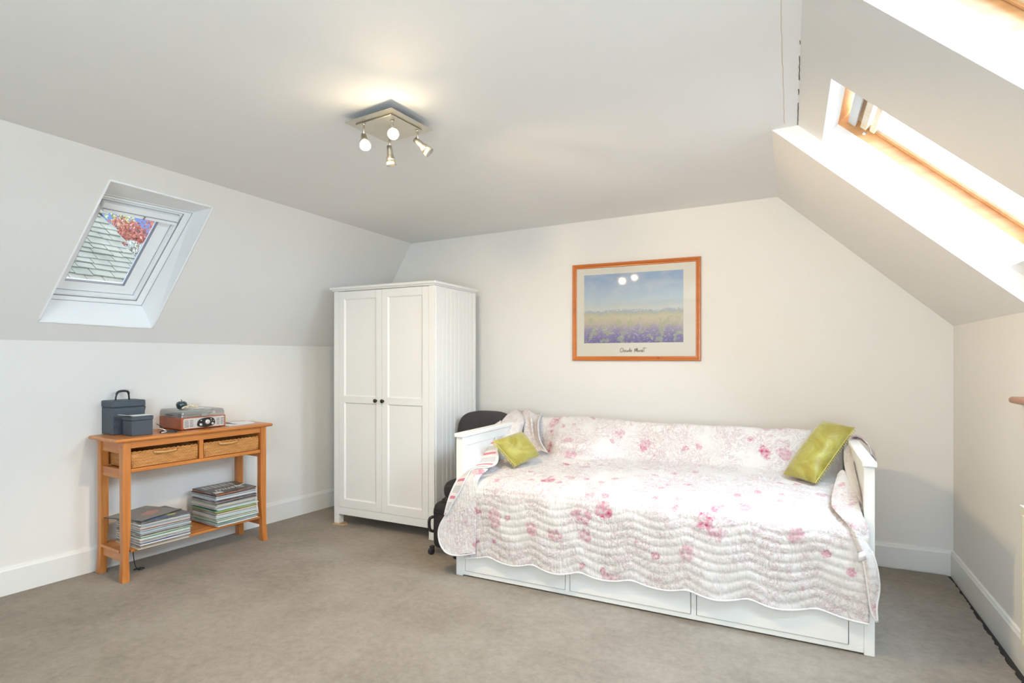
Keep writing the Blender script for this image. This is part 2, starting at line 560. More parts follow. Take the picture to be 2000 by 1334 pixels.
for k, (ya, yb) in enumerate(WY):
    win = empty('window_%d' % (k + 1), rw(AT, (ya + yb) / 2))
    struct(win)
    inv = -win.location
    fn = lambda a, y, w: rw(a, y, w) + inv
    D = 0.10                                                # plaster reveal depth
    b = MB()
    for q in (((AT, ya), (AT, yb)), ((AT, yb), (AB, yb)), ((AB, yb), (AB, ya)), ((AB, ya), (AT, ya))):
        b.poly([fn(*q[0], 0), fn(*q[1], 0), fn(*q[1], D), fn(*q[0], D)])
    b.build('reveal', M_REVEAL, win)
    b = MB(); ring(b, fn, (AT - 0.05, AB + 0.05, ya - 0.05, yb + 0.05), (AT, AB, ya, yb), D, D + 0.12)
    b.build('window_frame', M_WINWOOD, win)
    b = MB(); ring(b, fn, (AT + 0.02, AB - 0.004, ya + 0.004, yb - 0.004), (AT + 0.10, AB - 0.06, ya + 0.052, yb - 0.052), D + 0.055, D + 0.10)
    b.build('sash', M_WINPALE, win)
    b = MB(); ring(b, fn, (AT + 0.02, AB - 0.004, ya + 0.003, yb - 0.003), (AT + 0.06, AB - 0.02, ya + 0.014, yb - 0.014), D + 0.048, D + 0.0549)
    b.build('seal_and_shade', M_WINWOOD, win)
    b = MB(); slab(b, fn, (AT + 0.10, AB - 0.06, ya + 0.052, yb - 0.052), D + 0.080, D + 0.086)
    b.build('pane', M_GLASS, win)
    b = MB(); slab(b, fn, (AT + 0.035, AT + 0.075, ya + 0.02, yb - 0.03), D + 0.020, D + 0.032)
    b.build('ventilation_flap', plain('pale_aluminium', (0.66, 0.68, 0.66), 0.35, 0.4), win)
    b = MB(); slab(b, fn, (AT + 0.095, AT + 0.125, ya + 0.03, yb - 0.036), D + 0.028, D + 0.055)
    slab(b, fn, (AT + 0.14, AT + 0.165, ya + 0.03, yb - 0.036), D + 0.035, D + 0.056)
    b.build('top_rail', M_WINPALE, win)
    # hinge plate and screw cup on the far jamb
    b = MB(); c0 = fn(AT + 0.125, yb + 0.0005, D + 0.026); RX = Matrix.Translation(c0) @ Matrix.Rotation(PI / 2, 4, 'X')
    b.lathe([(0.0, 0.001), (0.004, 0.001), (0.004, 0.003), (0.008, 0.003), (0.0085, 0.0)], 16, RX)
    b.build('screw_cup', M_STEEL, win)
    b = MB(); slab(b, fn, (AT + 0.17, AT + 0.21, yb - 0.057, yb - 0.050), D + 0.052, D + 0.075)
    b.build('catch', M_STEEL, win)

# left window: white frame, sash with slim pane, closed blind cassette along the top
win = empty('window_3', lw(0.5, 0.13)); struct(win); inv = -win.location
fn = lambda e, u, w: lw(e, u, w, True) + inv
fr = (0.222, 0.772, 0.205, 0.985)
ow = 0.16
inner = [lw(0.222, 0.205, ow, True), lw(0.772, 0.205, ow, True), lw(0.772, 0.985, ow, True), lw(0.222, 0.985, ow, True)]
b = MB()
for i in range(4):
    j = (i + 1) % 4
    b.poly([open_l[i] + inv, open_l[j] + inv, inner[j] + inv, inner[i] + inv])
b.build('reveal', M_REVEAL, win)
b = MB(); ring(b, fn, (fr[0] - 0.02, fr[1] + 0.02, fr[2] - 0.02, fr[3] + 0.02), (0.240, 0.722, 0.243, 0.962), ow - 0.004, ow + 0.10)
ring(b, fn, (0.240, 0.722, 0.243, 0.962), (0.252, 0.704, 0.264, 0.950), ow + 0.001, ow + 0.10)
b.build('window_frame', M_UPVC, win)
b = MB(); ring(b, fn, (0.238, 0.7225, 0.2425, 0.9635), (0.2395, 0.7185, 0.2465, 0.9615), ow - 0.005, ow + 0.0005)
ring(b, fn, (fr[0] + 0.003, fr[1] - 0.003, fr[2] + 0.003, fr[3] - 0.003), (fr[0] + 0.006, fr[1] - 0.006, fr[2] + 0.006, fr[3] - 0.006), ow - 0.0052, ow - 0.0041)  # outer grey ring stands in for the shade line between frame and reveal
b.build('seal_and_shade', M_SEALSHADE, win)
b = MB(); ring(b, fn, (0.254, 0.702, 0.266, 0.948), (0.290, 0.626, 0.330, 0.885), ow + 0.034, ow + 0.075)
b.build('sash', M_UPVC, win)
b = MB(); ring(b, fn, (0.2515, 0.7045, 0.2635, 0.9505), (0.2545, 0.7015, 0.2665, 0.9475), ow + 0.032, ow + 0.036)
ring(b, fn, (0.290, 0.626, 0.330, 0.885), (0.2925, 0.6235, 0.3325, 0.8825), ow + 0.036, ow + 0.0595)
b.build('glazing_gasket', M_SEALSHADE, win)
b = MB(); slab(b, fn, (0.285, 0.631, 0.325, 0.890), ow + 0.060, ow + 0.066)
b.build('pane', M_GLASS, win)
b = MB(); slab(b, fn, (0.262, 0.692, 0.905, 0.944), ow - 0.030, ow + 0.030)
slab(b, fn, (0.266, 0.688, 0.890, 0.9045), ow - 0.046, ow - 0.012)
b.build('blind_cassette', M_UPVC, win)
b = MB(); slab(b, fn, (0.264, 0.690, 0.9045, 0.9075), ow - 0.036, ow - 0.0305)  # thin grey strip that imitates the shade under the cassette
b.build('cassette_shade_line', M_SEALSHADE, win)
b = MB(); slab(b, fn, (0.485, 0.492, 0.888, 0.915), ow - 0.052, ow - 0.0465)
b.build('pull_tab', M_STEEL, win)
for e, u in ((0.728, 0.90), (0.728, 0.31)):
    b = MB(); c0 = fn(e, u, ow + 0.010); Q = Vector(LN).to_track_quat('Z', 'Y').to_matrix().to_4x4()
    b.lathe([(0.0, 0.002), (0.004, 0.002), (0.004, 0.0)], 10, Matrix.Translation(c0) @ Q)
    b.build('screw', M_STEEL, win)
# rough plaster lip round that opening
b = MB(); rnd = random.Random(2)
for P, Q in zip(open_l, open_l[1:] + open_l[:1]):
    L = (Q - P).length; n = int(L / 0.03)
    b.tube([P.lerp(Q, i / n) + LN * rnd.uniform(-0.001, 0.002) for i in range(n + 1)], 0.006, 6)
struct(b.build('trim_4', M_REVEAL))


# ================================================================ wardrobe
wd = empty('wardrobe', (-2.966, 3.95, 0))
tag(wd, 'tall white two-door wardrobe with panelled doors and small dark knobs, in the far left corner', 'wardrobe')
x0, x1, yf, yk, zt = -0.508, 0.508, -0.316, 0.316, 1.965
b = MB()
b.box(x0, x0 + 0.022, yf + 0.02, yk, 0.095, zt, 0.001)
# grooved right side
gx = x1
ny = 9
b.box(x1 - 0.022, x1 - 0.004, yf + 0.02, yk - 0.001, 0.095, zt)
ys_ = [yf + 0.052 + (yk - 0.03 - yf - 0.052) * i / ny for i in range(ny + 1)]
for a_, c_ in zip(ys_, ys_[1:]):
    b.box(x1 - 0.0042, x1, a_ + 0.0016, c_ - 0.0016, 0.14, zt - 0.02, 0.0016)
b.box(x1 - 0.0042, x1 + 0.004, yk - 0.03, yk, 0.095, zt, 0.002)
b.box(x1 - 0.0042, x1 + 0.004, yf + 0.02, yf + 0.05, 0.095, zt, 0.002)
b.box(x0, x1, yk - 0.008, yk, 0.1, zt)
b.box(x0, x1, yf + 0.02, yk, 0.11, 0.13)
b.box(x0, x1, yf, yf + 0.02, 0.088, 0.150, 0.002)            # front rail
b.box(x0, x1, yf, yf + 0.02, 1.9625, zt + 0.005, 0.001)
b.box(x0, x0 + 0.052, yf, yf + 0.02, 0.150, 1.9625, 0.001)
b.box(x1 - 0.052, x1, yf, yf + 0.02, 0.150, 1.9625, 0.001)
b.build('carcass', M_WHITE, wd)
b = MB()
b.box(x0 - 0.028, x1 + 0.026, yf - 0.028, yk + 0.004, 1.975, 1.998, 0.006)
b.box(x0 - 0.012, x1 + 0.012, yf - 0.014, yk, 1.9655, 1.976, 0.003)
b.build('cornice', M_WHITE, wd)
for sx in (-1, 1):
    for sy in (-1, 1):
        b = MB()
        xa = x0 if sx < 0 else x1 - 0.052
        ya_ = yf if sy < 0 else yk - 0.06
        b.box(xa, xa + 0.052, ya_, ya_ + 0.06, 0.0 if not (sx < 0 and sy < 0) else 0.008, 0.0935, 0.002)
        b.build('leg', M_WHITE, wd)
M_KNOB = plain('dark_bronze', (0.045, 0.038, 0.030), 0.25, 0.7)
for i, (xa, xb) in enumerate(((x0 + 0.055, -0.0015), (0.0015, x1 - 0.055))):
    b = MB(); z0, z1 = 0.153, 1.959; y0_, y1_ = yf - 0.001, yf + 0.019
    sw = 0.058
    b.box(xa, xa + sw, y0_, y1_, z0, z1, 0.0015); b.box(xb - sw, xb, y0_, y1_, z0, z1, 0.0015)
    for za, zb in ((z0, z0 + 0.066), (1.032, 1.084), (z1 - 0.062, z1)):
        b.box(xa + sw, xb - sw, y0_, y1_, za, zb, 0.0)
    for za, zb in ((z0 + 0.066, 1.032), (1.084, z1 - 0.062)):
        # recessed panel with sloping inner moulding
        X0, X1 = xa + sw, xb - sw; s_ = 0.010; d_ = 0.010
        vs = [(X0, y0_, za), (X1, y0_, za), (X1, y0_, zb), (X0, y0_, zb),
              (X0 + s_, y0_ + d_, za + s_), (X1 - s_, y0_ + d_, za + s_), (X1 - s_, y0_ + d_, zb - s_), (X0 + s_, y0_ + d_, zb - s_)]
        b.add(vs, [(0, 1, 5, 4), (1, 2, 6, 5), (2, 3, 7, 6), (3, 0, 4, 7), (4, 5, 6, 7)])
    d = b.build('door', M_WHITE, wd)
    kx = -0.042 if i == 0 else 0.024
    kx = (-3.018 + 2.966) if i == 0 else (-2.947 + 2.966)
    b = MB(); b.lathe([(0.0, 0.0), (0.008, 0.0), (0.006, 0.010), (0.012, 0.014), (0.016, 0.020), (0.0155, 0.026), (0.009, 0.031), (0.0, 0.032)], 20,
                      Matrix.Translation((kx, y0_, 1.056)) @ Matrix.Rotation(PI / 2, 4, 'X'))
    b.build('knob', M_KNOB, d)
b = MB(); b.prism([(-0.03, -0.045), (0.062, -0.038), (0.088, 0.005), (0.06, 0.03), (0.02, 0.06), (-0.028, 0.04), (-0.036, 0.0)], 0.007, z0=0.0005)
tag(b.build('wooden_shim', wood('raw_plywood', (0.42, 0.24, 0.11), (0.62, 0.40, 0.22)), loc=(-3.435, 3.652, 0)),
    'broken piece of brown plywood under the front left foot of the wardrobe', 'wood piece')

# ================================================================ daybed
bx0, bx1, by0, by1 = -1.945, 0.352, 3.125, 4.13
bed = empty('daybed', ((bx0 + bx1) / 2, (by0 + by1) / 2, 0))
tag(bed, 'white wooden daybed with three low drawers, under a floral quilt against the back wall', 'bed')
ox, oy = bed.location.x, bed.location.y
def lb(mb, xa, xb, ya, yb, za, zb, c=0.002): mb.box(xa - ox, xb - ox, ya - oy, yb - oy, za, zb, c)
for side, (xa, xb) in enumerate(((bx0, bx0 + 0.050), (bx1 - 0.044, bx1))):
    b = MB()
    lb(b, xa, xb, by0, by0 + 0.055, 0, 0.889, 0.003)
    lb(b, xa, xb, by1 - 0.055, by1, 0, 0.889, 0.003)
    lb(b, xa + 0.012, xb - 0.012, by0 + 0.055, by1 - 0.055, 0.06, 0.889, 0)
    # frame round the inner panel
    for z0, z1 in ((0.06, 0.15), (0.830, 0.889)):
        lb(b, xa + 0.004, xb - 0.004, by0 + 0.055, by1 - 0.055, z0, z1, 0.003)
    arm = b.build('arm', M_WHITE, bed)
    b = MB(); lb(b, xa - 0.008, xb + 0.008, by0 - 0.014, by1 + 0.01, 0.8895, 0.917, 0.005)
    b.build('arm_cap', M_WHITE, arm)
b = MB()
lb(b, bx0 + 0.05, bx1 - 0.044, by1 - 0.045, by1 - 0.02, 0.10, 0.905, 0.003)
b.build('back_panel', M_WHITE, bed)
b = MB()
lb(b, bx0 + 0.0505, bx1 - 0.0445, by0 + 0.004, by0 + 0.024, 0.008, 0.034, 0.002)
lb(b, bx0 + 0.0505, bx1 - 0.0445, by0 + 0.004, by0 + 0.024, 0.285, 0.40, 0.002)
for xa, xb in ((bx0 + 0.0505, -1.880), (-1.192, -1.166), (-0.478, -0.452), (0.248, bx1 - 0.0445)):
    lb(b, xa, xb, by0 + 0.004, by0 + 0.024, 0.034, 0.285, 0.0)
b.build('front_frame', M_WHITE, bed)
for xa, xb in ((-1.877, -1.195), (-1.163, -0.481), (-0.449, 0.245)):
    b = MB(); lb(b, xa, xb, by0 - 0.002, by0 + 0.018, 0.036, 0.282, 0.004)
    lb(b, xa + 0.01, xb - 0.01, by0 + 0.018, by0 + 0.62, 0.05, 0.22, 0)
    b.build('drawer', M_WHITE, bed)
b = MB(); lb(b, bx0 + 0.06, bx1 - 0.055, by0 + 0.03, by1 - 0.05, 0.40, 0.592, 0.03)
b.build('mattress', plain('mattress_cotton', (0.8, 0.78, 0.74), 0.9), bed)

# ================================================================ framed print
pc = Vector((-1.129, 0, 1.7795)); pc.y = backY(pc.x)
pw = empty('framed_print', pc, 0.03)
tag(pw, 'orange wooden framed landscape print under glass, hanging on the back wall above the daybed', 'picture')
hw, hh, fw = 0.512, 0.3985, 0.036
def frame_part(mb, hw, hh, fw, yb, yf):
    """mitred frame with a rounded profile, lying in the xz plane, front towards -y"""
    prof = [(0, yb), (0, yf * .75), (fw * .12, yf), (fw * .35, yf * 1.06), (fw * .55, yf * .92), (fw * .72, yf * .62), (fw * .86, yf * .62), (fw, yf * .45), (fw, yb)]
    cor = [(-1, -1), (1, -1), (1, 1), (-1, 1)]
    vs = [(sx * (hw - d), y, sz * (hh - d)) for sx, sz in cor for d, y in prof]
    n = len(prof); fs = []
    for k in range(4):
        k2 = (k + 1) % 4
        fs += [(k * n + i, k2 * n + i, k2 * n + i + 1, k * n + i + 1) for i in range(n - 1)]
    mb.add(vs, fs)
b = MB(); frame_part(b, hw, hh, fw, -0.001, -0.022)
M_FRAME = wood('orange_frame_pine', (0.50, 0.125, 0.018), (0.64, 0.20, 0.036), 0, rough=0.28, coat=0.4)
b.build('frame', M_FRAME, pw)
b = MB()
Kt = Matrix.Translation((0.195, -0.0225, -hh + 0.021)) @ Matrix.Rotation(PI / 2, 4, 'X')
b.tube([Kt @ Vector((0.008 * math.cos(a), 0.004 * math.sin(a), 0)) for a in [i * PI / 6 for i in range(12)]], 0.0015, 5, closed=True)
b.build('knot', plain('dark_knot', (0.08, 0.03, 0.01), 0.4), pw)
b = MB(); b.box(-hw + 0.03, hw - 0.03, -0.006, -0.002, -hh + 0.03, hh - 0.03)
M_MOUNT = plain('cream_mount', (0.86, 0.83, 0.74), 0.8)
b.build('mount', M_MOUNT, pw)
# printed landscape: loose dabs of colour in bands (sky, haze, field, flowers)
m, N, bs = mat('landscape_print')
t = N.n('TexCoord'); sp = N.n('SeparateXYZ', {0: t.outputs['Object']})
wob = N.n('TexNoise', {'Vector': t.outputs['Object'], 'Scale': 9.0, 'Detail': 5.0, 'Roughness': 0.65})
dab = N.n('TexNoise', {'Vector': N.n('Mapping', {'Vector': t.outputs['Object'], 'Scale': (55, 55, 120)}).outputs[0], 'Scale': 1.0, 'Detail': 3.0})
z = N.m('ADD', N.m('MULTIPLY_ADD', sp.outputs['Z'], 1 / 0.56, 0.5), N.m('MULTIPLY', N.m('SUBTRACT', wob.outputs[0], 0.5), 0.16))
z = N.m('ADD', z, N.m('MULTIPLY', N.m('SUBTRACT', dab.outputs[0], 0.5), 0.10))
col = N.ramp(z, [(0.0, (0.13, 0.10, 0.33)), (0.13, (0.22, 0.19, 0.42)), (0.24, (0.36, 0.32, 0.46)), (0.32, (0.58, 0.52, 0.45)), (0.42, (0.66, 0.60, 0.44)),
                 (0.475, (0.50, 0.54, 0.44)), (0.50, (0.42, 0.48, 0.58)), (0.53, (0.68, 0.72, 0.70)), (0.68, (0.50, 0.62, 0.74)), (1.0, (0.30, 0.44, 0.68))])
gr = N.n('TexNoise', {'Vector': t.outputs['Object'], 'Scale': 16.0, 'Detail': 4.0})
green = N.m('MULTIPLY', N.m('GREATER_THAN', gr.outputs[0], 0.54), N.m('LESS_THAN', z, 0.40))
col = N.mix(N.m('MULTIPLY', green, 0.55), col, (0.42, 0.50, 0.25))
wh = N.m('MULTIPLY', N.m('GREATER_THAN', dab.outputs[0], 0.62), N.m('LESS_THAN', z, 0.30))
col = N.mix(N.m('MULTIPLY', wh, 0.5), col, (0.66, 0.66, 0.78))
cw = N.n('TexNoise', {'Vector': N.n('Mapping', {'Vector': t.outputs['Object'], 'Scale': (5, 5, 12)}).outputs[0], 'Scale': 1.0, 'Detail': 5.0})
cl2 = N.m('MULTIPLY', N.m('GREATER_THAN', z, 0.55), N.m('MULTIPLY', N.m('SUBTRACT', cw.outputs[0], 0.48), 3.0, clamp=True))
col = N.mix(N.m('MULTIPLY', cl2, 0.55), col, (0.72, 0.76, 0.78))
N.link(col, bs.inputs['Base Color']); bs.inputs['Roughness'].default_value = 0.6
pl, pr, pb, pt = -0.412, 0.383, -0.254, 0.308
b = MB(); b.box(pl, pr, -0.0068, -0.0062, pb, pt); b.build('printed_picture', m, pw)
# faint clump of trees on the horizon: generic, small
M_INK = plain('brown_ink', (0.10, 0.05, 0.03), 0.7)
def text_mesh(name, body, size, M, mat_, parent, shear=0.0, extrude=0.0003):
    cu = bpy.data.curves.new(name, 'FONT'); cu.body = body; cu.size = size; cu.shear = shear
    cu.align_x = 'CENTER'; cu.align_y = 'CENTER'; cu.extrude = extrude
    o = bpy.data.objects.new(name, cu); COL.objects.link(o)
    dg = bpy.context.evaluated_depsgraph_get()
    me = bpy.data.meshes.new_from_object(o.evaluated_get(dg))
    bpy.data.objects.remove(o)
    me.name = name; me.materials.clear(); me.materials.append(mat_)
    r = bpy.data.objects.new(name, me); COL.objects.link(r); r.parent = parent
    me.transform(M)
    return r
RXm = Matrix.Rotation(PI / 2, 4, 'X')
# handwritten signature, brush strokes
strokes = [
    [(26, 8), (20, 4), (10, 10), (4, 24), (6, 40), (16, 44), (26, 36)],
    [(36, 4), (34, 24), (35, 42)],
    [(58, 26), (48, 24), (44, 34), (50, 42), (58, 34), (60, 26), (61, 42)],
    [(70, 24), (70, 38), (78, 42), (84, 26), (86, 42)],
    [(104, 26), (94, 26), (92, 38), (100, 42), (106, 32), (112, 4), (110, 42)],
    [(120, 34), (132, 30), (128, 22), (120, 28), (120, 40), (132, 42)],
    [(160, 44), (166, 10), (172, 36), (182, 8), (186, 42)],
    [(186, 42), (192, 6), (194, 42)],
    [(206, 26), (200, 34), (206, 42), (214, 34), (208, 26)],
    [(220, 42), (222, 26), (230, 26), (234, 42)],
    [(240, 34), (250, 32), (248, 22), (240, 28), (242, 42), (254, 40)],
    [(268, 6), (262, 28), (266, 44)], [(252, 10), (266, 2), (284, 8), (290, 3)],
]
b = MB()
for st in strokes:
    pts_ = crom([Vector((-0.112 + x * 0.00073, -0.0072, -0.292 - y * 0.00085)) for x, y in st], 14)
    b.tube(pts_, 0.0017, 5)
b.build('signature', M_INK, pw)
text_mesh('caption', 'LE PRINTEMPS', 0.007, Matrix.Translation((-0.005, -0.0065, -0.338)) @ RXm, plain('grey_ink', (0.45, 0.40, 0.34), 0.8), pw) if False else None
M_PGLASS = glass('picture_glass', refl=0.035, rough=0.03)
b = MB(); b.box(-hw + 0.034, hw - 0.034, -0.0105, -0.0085, -hh + 0.034, hh - 0.034); b.build('glass', M_PGLASS, pw)

# ================================================================ ceiling lamp
lc = Vector((-1.71, 2.15, ceilz(-1.71)))
lm = empty('ceiling_lamp', lc)
tag(lm, 'square satin nickel ceiling lamp with four adjustable spotlights, two of them lit', 'ceiling lamp')
ax = Vector((-1.568 + 1.868, 2.023 - 2.050, 0)).normalized()     # along one side of the plate
ay = Vector((-ax.y, ax.x, 0))
LR = Matrix(((ax.x, ay.x, 0, 0), (ax.y, ay.y, 0, 0), (0, 0, 1, 0), (0, 0, 0, 1)))
b = MB(); b.box(-0.075, 0.075, -0.075, 0.075, -0.030, 0.0, 0.004, LR); b.build('base', M_METAL, lm)
b = MB(); b.box(-0.148, 0.148, -0.142, 0.142, -0.036, -0.030, 0.002, LR); b.build('plate', M_METAL, lm)
b = MB(); b.box(-0.112, 0.112, -0.107, 0.107, -0.043, -0.0362, 0.002, LR); b.build('inner_plate', M_METAL, lm)
M_BULB = glow('lit_bulb', (1.0, 0.86, 0.62), 60.0)
M_LENS = glass('frosted_lamp_lens', (0.85, 0.85, 0.82), refl=0.15, rough=0.2, body=0.12)
M_OFF = plain('unlit_bulb', (0.35, 0.34, 0.31), 0.25, coat=0.6)
zz = lc.z
heads = [  # post foot, pivot height below ceiling, pointing direction, lit
    (Vector((-1.782, 2.055, 0)), 0.105, Vector((0.50, -0.45, -0.75)), True),
    (Vector((-1.640, 2.085, 0)), 0.100, Vector((0.62, -0.72, -0.42)), True),
    (Vector((-1.775, 2.235, 0)), 0.105, Vector((0.06, 0.10, -1.0)), False),
    (Vector((-1.600, 2.225, 0)), 0.100, Vector((0.70, 0.35, -0.72)), False),
]
for (p, dz, dr, lit) in heads:
    p = p - Vector((lc.x, lc.y, 0)); dr = dr.normalized()
    pv = Vector((p.x, p.y, -dz))
    b = MB(); b.tube([(p.x, p.y, -0.042), pv], 0.0045, 10); b.lathe([(0.009, 0), (0.009, 0.006), (0.0, 0.007)], 12, Matrix.Translation((p.x, p.y, -0.050)))
    post = b.build('post', M_METAL, lm)
    Q = Matrix.Translation(pv) @ dr.to_track_quat('Z', 'Y').to_matrix().to_4x4()
    b = MB(); b.lathe([(0.0, -0.020), (0.012, -0.018), (0.014, 0.0), (0.0155, 0.020), (0.0150, 0.026), (0.0215, 0.044), (0.0225, 0.060), (0.0205, 0.060), (0.016, 0.040)], 24, Q)
    hd = b.build('spot_head', M_METAL, lm)
    b = MB(); b.lathe([(0.0, 0.034), (0.012, 0.036), (0.0175, 0.048), (0.0185, 0.057), (0.0165, 0.060), (0.0, 0.0635)], 20, Q)
    b.build('bulb', M_BULB if lit else M_OFF, hd)
    b = MB(); b.lathe([(0.0205, 0.052), (0.0235, 0.064), (0.0250, 0.078), (0.0235, 0.078), (0.0195, 0.056)], 24, Q)
    b.build('glass_shade', M_LENS, hd)
    if lit:
        tip = lc + (Q @ Vector((0, 0, 0.085)))
        lamp_light('spot_beam', tip, dr, 9, math.radians(110), 1.0)
        # the housing throws most light down and sideways, a little leaks up past the glass shade
        lamp_light('bulb_light', tip, (0.22, 0.50, -1), 36, math.radians(156), 0.30)
        d = bpy.data.lights.new('bulb_spill', 'POINT'); d.energy = 0.8; d.color = (1.0, 0.80, 0.52); d.shadow_soft_size = 0.012
        o = bpy.data.objects.new('bulb_spill', d); o.location = tip; COL.objects.link(o)


# ================================================================ quilt
def quilt_mat(name, warm=0.0):
    """white cotton with a rose print, little stitched wrinkles"""
    m, N, b = mat(name)
    t = N.n('TexCoord'); P = t.outputs['Object']
    wn = N.n('TexNoise', {'Vector': P, 'Scale': 14.0, 'Detail': 3.0})
    Pw = N.n('VectorMath', {0: P, 1: N.n('VectorMath', {0: wn.outputs['Color'], 'Scale': 0.05}, operation='SCALE').outputs[0]}, operation='ADD').outputs[0]
    base = (0.67, 0.65, 0.625)
    # pale rose tangle of stems and shadows
    st = N.n('TexNoise', {'Vector': P, 'Scale': 13.0, 'Detail': 6.0, 'Roughness': 0.75, 'Distortion': 2.2})
    line = N.m('SUBTRACT', 1.0, N.m('MULTIPLY', N.m('ABSOLUTE', N.m('SUBTRACT', st.outputs[0], 0.5)), 26.0), clamp=True)
    gate = N.n('TexNoise', {'Vector': P, 'Scale': 5.0, 'Detail': 2.0})
    gl = N.m('MULTIPLY', N.m('SUBTRACT', gate.outputs[0], 0.34), 5.0, clamp=True)
    c = N.mix(N.m('MULTIPLY', N.m('MULTIPLY', line, gl), 0.75), base, (0.42, 0.25, 0.29))
    sm = N.n('TexNoise', {'Vector': P, 'Scale': 24.0, 'Detail': 5.0, 'Roughness': 0.8})
    sp_ = N.m('MULTIPLY', N.m('SUBTRACT', sm.outputs[0], 0.565), 9.0, clamp=True)
    c = N.mix(N.m('MULTIPLY', N.m('MULTIPLY', sp_, gl), 0.68), c, (0.48, 0.25, 0.31))
    # big roses (dark) and faded roses (pale)
    for sc, r, den, colr, amt in ((4.2, 0.21, 0.55, (0.47, 0.055, 0.15), 1.0), (5.6, 0.25, 0.45, (0.50, 0.20, 0.27), 0.8), (10.0, 0.25, 0.58, (0.48, 0.09, 0.19), 0.75)):
        vo = N.n('TexVoronoi', {'Vector': Pw, 'Scale': sc, 'Randomness': 0.85})
        on = N.m('GREATER_THAN', N.n('SeparateColor', {0: vo.outputs['Color']}).outputs[0], den)
        pet = N.n('TexVoronoi', {'Vector': P, 'Scale': sc * 9.0})
        edge = N.m('SUBTRACT', r, N.m('ADD', vo.outputs['Distance'], N.m('MULTIPLY', N.m('SUBTRACT', sm.outputs[0], 0.5), 0.55)))
        f = N.m('MULTIPLY', N.m('MULTIPLY', edge, 22.0, clamp=True), on)
        f = N.m('MULTIPLY', f, N.m('SUBTRACT', 1.15, N.m('MULTIPLY', pet.outputs['Distance'], 1.1), clamp=True))
        c = N.mix(N.m('MULTIPLY', f, amt), c, colr)
    N.link(c, b.inputs['Base Color'])
    b.inputs['Roughness'].default_value = 0.9
    b.inputs['Specular IOR Level'].default_value = 0.15
    b.inputs['Sheen Weight'].default_value = 0.15
    # puckers across the stitching + soft quilting
    mp = N.n('Mapping', {'Vector': P, 'Scale': (75, 22, 16), 'Rotation': (0, 0.12, 0)})
    w1 = N.n('TexNoise', {'Vector': mp.outputs[0], 'Scale': 1.0, 'Detail': 2.0, 'Distortion': 0.4})
    w2 = N.n('TexVoronoi', {'Vector': Pw, 'Scale': 34.0}, feature='SMOOTH_F1')
    h = N.m('ADD', N.m('MULTIPLY', w1.outputs[0], 1.0), N.m('MULTIPLY', w2.outputs['Distance'], 0.5))
    bp = N.n('Bump', {'Height': h, 'Strength': 0.55, 'Distance': 0.012})
    N.link(bp.outputs[0], b.inputs['Normal'])
    return m
M_QUILT = quilt_mat('rose_print_cotton')
# reverse: ticking of fine grey lines with rose bars; runs across the width in v
m, N, b_ = mat('striped_reverse_cotton')
at = N.n('UVMap'); sp = N.n('SeparateXYZ', {0: at.outputs[0]})
u_, v_ = sp.outputs[0], sp.outputs[1]
per = N.m('FRACT', N.m('MULTIPLY', v_, 1 / 0.125))
rose = N.m('MULTIPLY', N.m('GREATER_THAN', per, 0.80), N.m('LESS_THAN', per, 0.97))
fine = N.m('MULTIPLY', N.m('MULTIPLY', N.m('GREATER_THAN', per, 0.18), N.m('LESS_THAN', per, 0.62)),
           N.m('GREATER_THAN', N.m('FRACT', N.m('MULTIPLY', v_, 1 / 0.0085)), 0.62))
c = N.mix(fine, (0.70, 0.68, 0.67), (0.26, 0.31, 0.36))
c = N.mix(rose, c, (0.58, 0.20, 0.29))
ed = N.m('ADD', N.m('LESS_THAN', u_, 0.10), N.m('GREATER_THAN', u_, 0.90), clamp=True)
c = N.mix(ed, c, (0.72, 0.70, 0.69))
N.link(c, b_.inputs['Base Color']); b_.inputs['Roughness'].default_value = 0.9
M_STRIPE = m
M_BIND = plain('white_binding', (0.70, 0.68, 0.67), 0.9, bump=0.2, bscale=90)

def arcs(P):
    out = [0.0]
    for a, b in zip(P, P[1:]): out.append(out[-1] + (b - a).length)
    return out
def scal(x):
    """scallop: 0 at the cusps, -1 in the hollows"""
    s = abs(math.sin(PI * (x + 0.79) / 0.30))
    return -(math.sqrt(s * s + 0.02) - 0.141) / 0.869
qb = Vector((ox, oy - 0.4, 0.9))
ql = empty('floral_quilt', (ox, 3.6, 0.62))
tag(ql, 'white quilt with faded rose print and scalloped hem, draped over the daybed', 'quilt')
QO = -ql.location

XA, XB = -1.86, 0.285
def hemz(x): return 0.150 + 0.035 * max(0, (x + 1.9) / 2.2) ** 1.3
def qprofile(x):
    """cross-section (y, z) of the quilt at x, from the hem up the front, over the seat and the back"""
    t = (x + 1.9) / 2.2
    h0 = hemz(x) + 0.012
    fold = 0.010 * math.sin(x * 7.0 + 1.0) + 0.006 * math.sin(x * 17.0)
    lump = math.exp(-((x + 1.38) / 0.25) ** 4) * 0.13          # pillow under the quilt, left
    lump2 = math.exp(-((x + 0.1) / 0.35) ** 2) * 0.02
    pts = [(3.088 + fold, h0), (3.082 + fold * 0.8, 0.30), (3.078 + fold * .4, 0.45), (3.080, 0.555), (3.100, 0.603), (3.16, 0.630),
           (3.30, 0.645 + 0.006 * math.sin(x * 9)), (3.50, 0.660 + 0.006 * math.sin(x * 7 + 2)), (3.70, 0.672),
           (3.86 - lump, 0.684), (3.945 - lump * 1.1, 0.700), (3.985 - lump * 1.35, 0.745 + lump * .25), (4.03 - lump * 1.0, 0.83), (4.065 - lump * 0.45, 0.905),
           (4.085, 0.932 + lump * 0.12 + 0.004 * math.sin(x * 11)), (4.115, 0.938 + lump * .12), (4.145, 0.915), (4.155, 0.80), (4.158, 0.66)]
    return [Vector((0, y, z)) for y, z in pts]
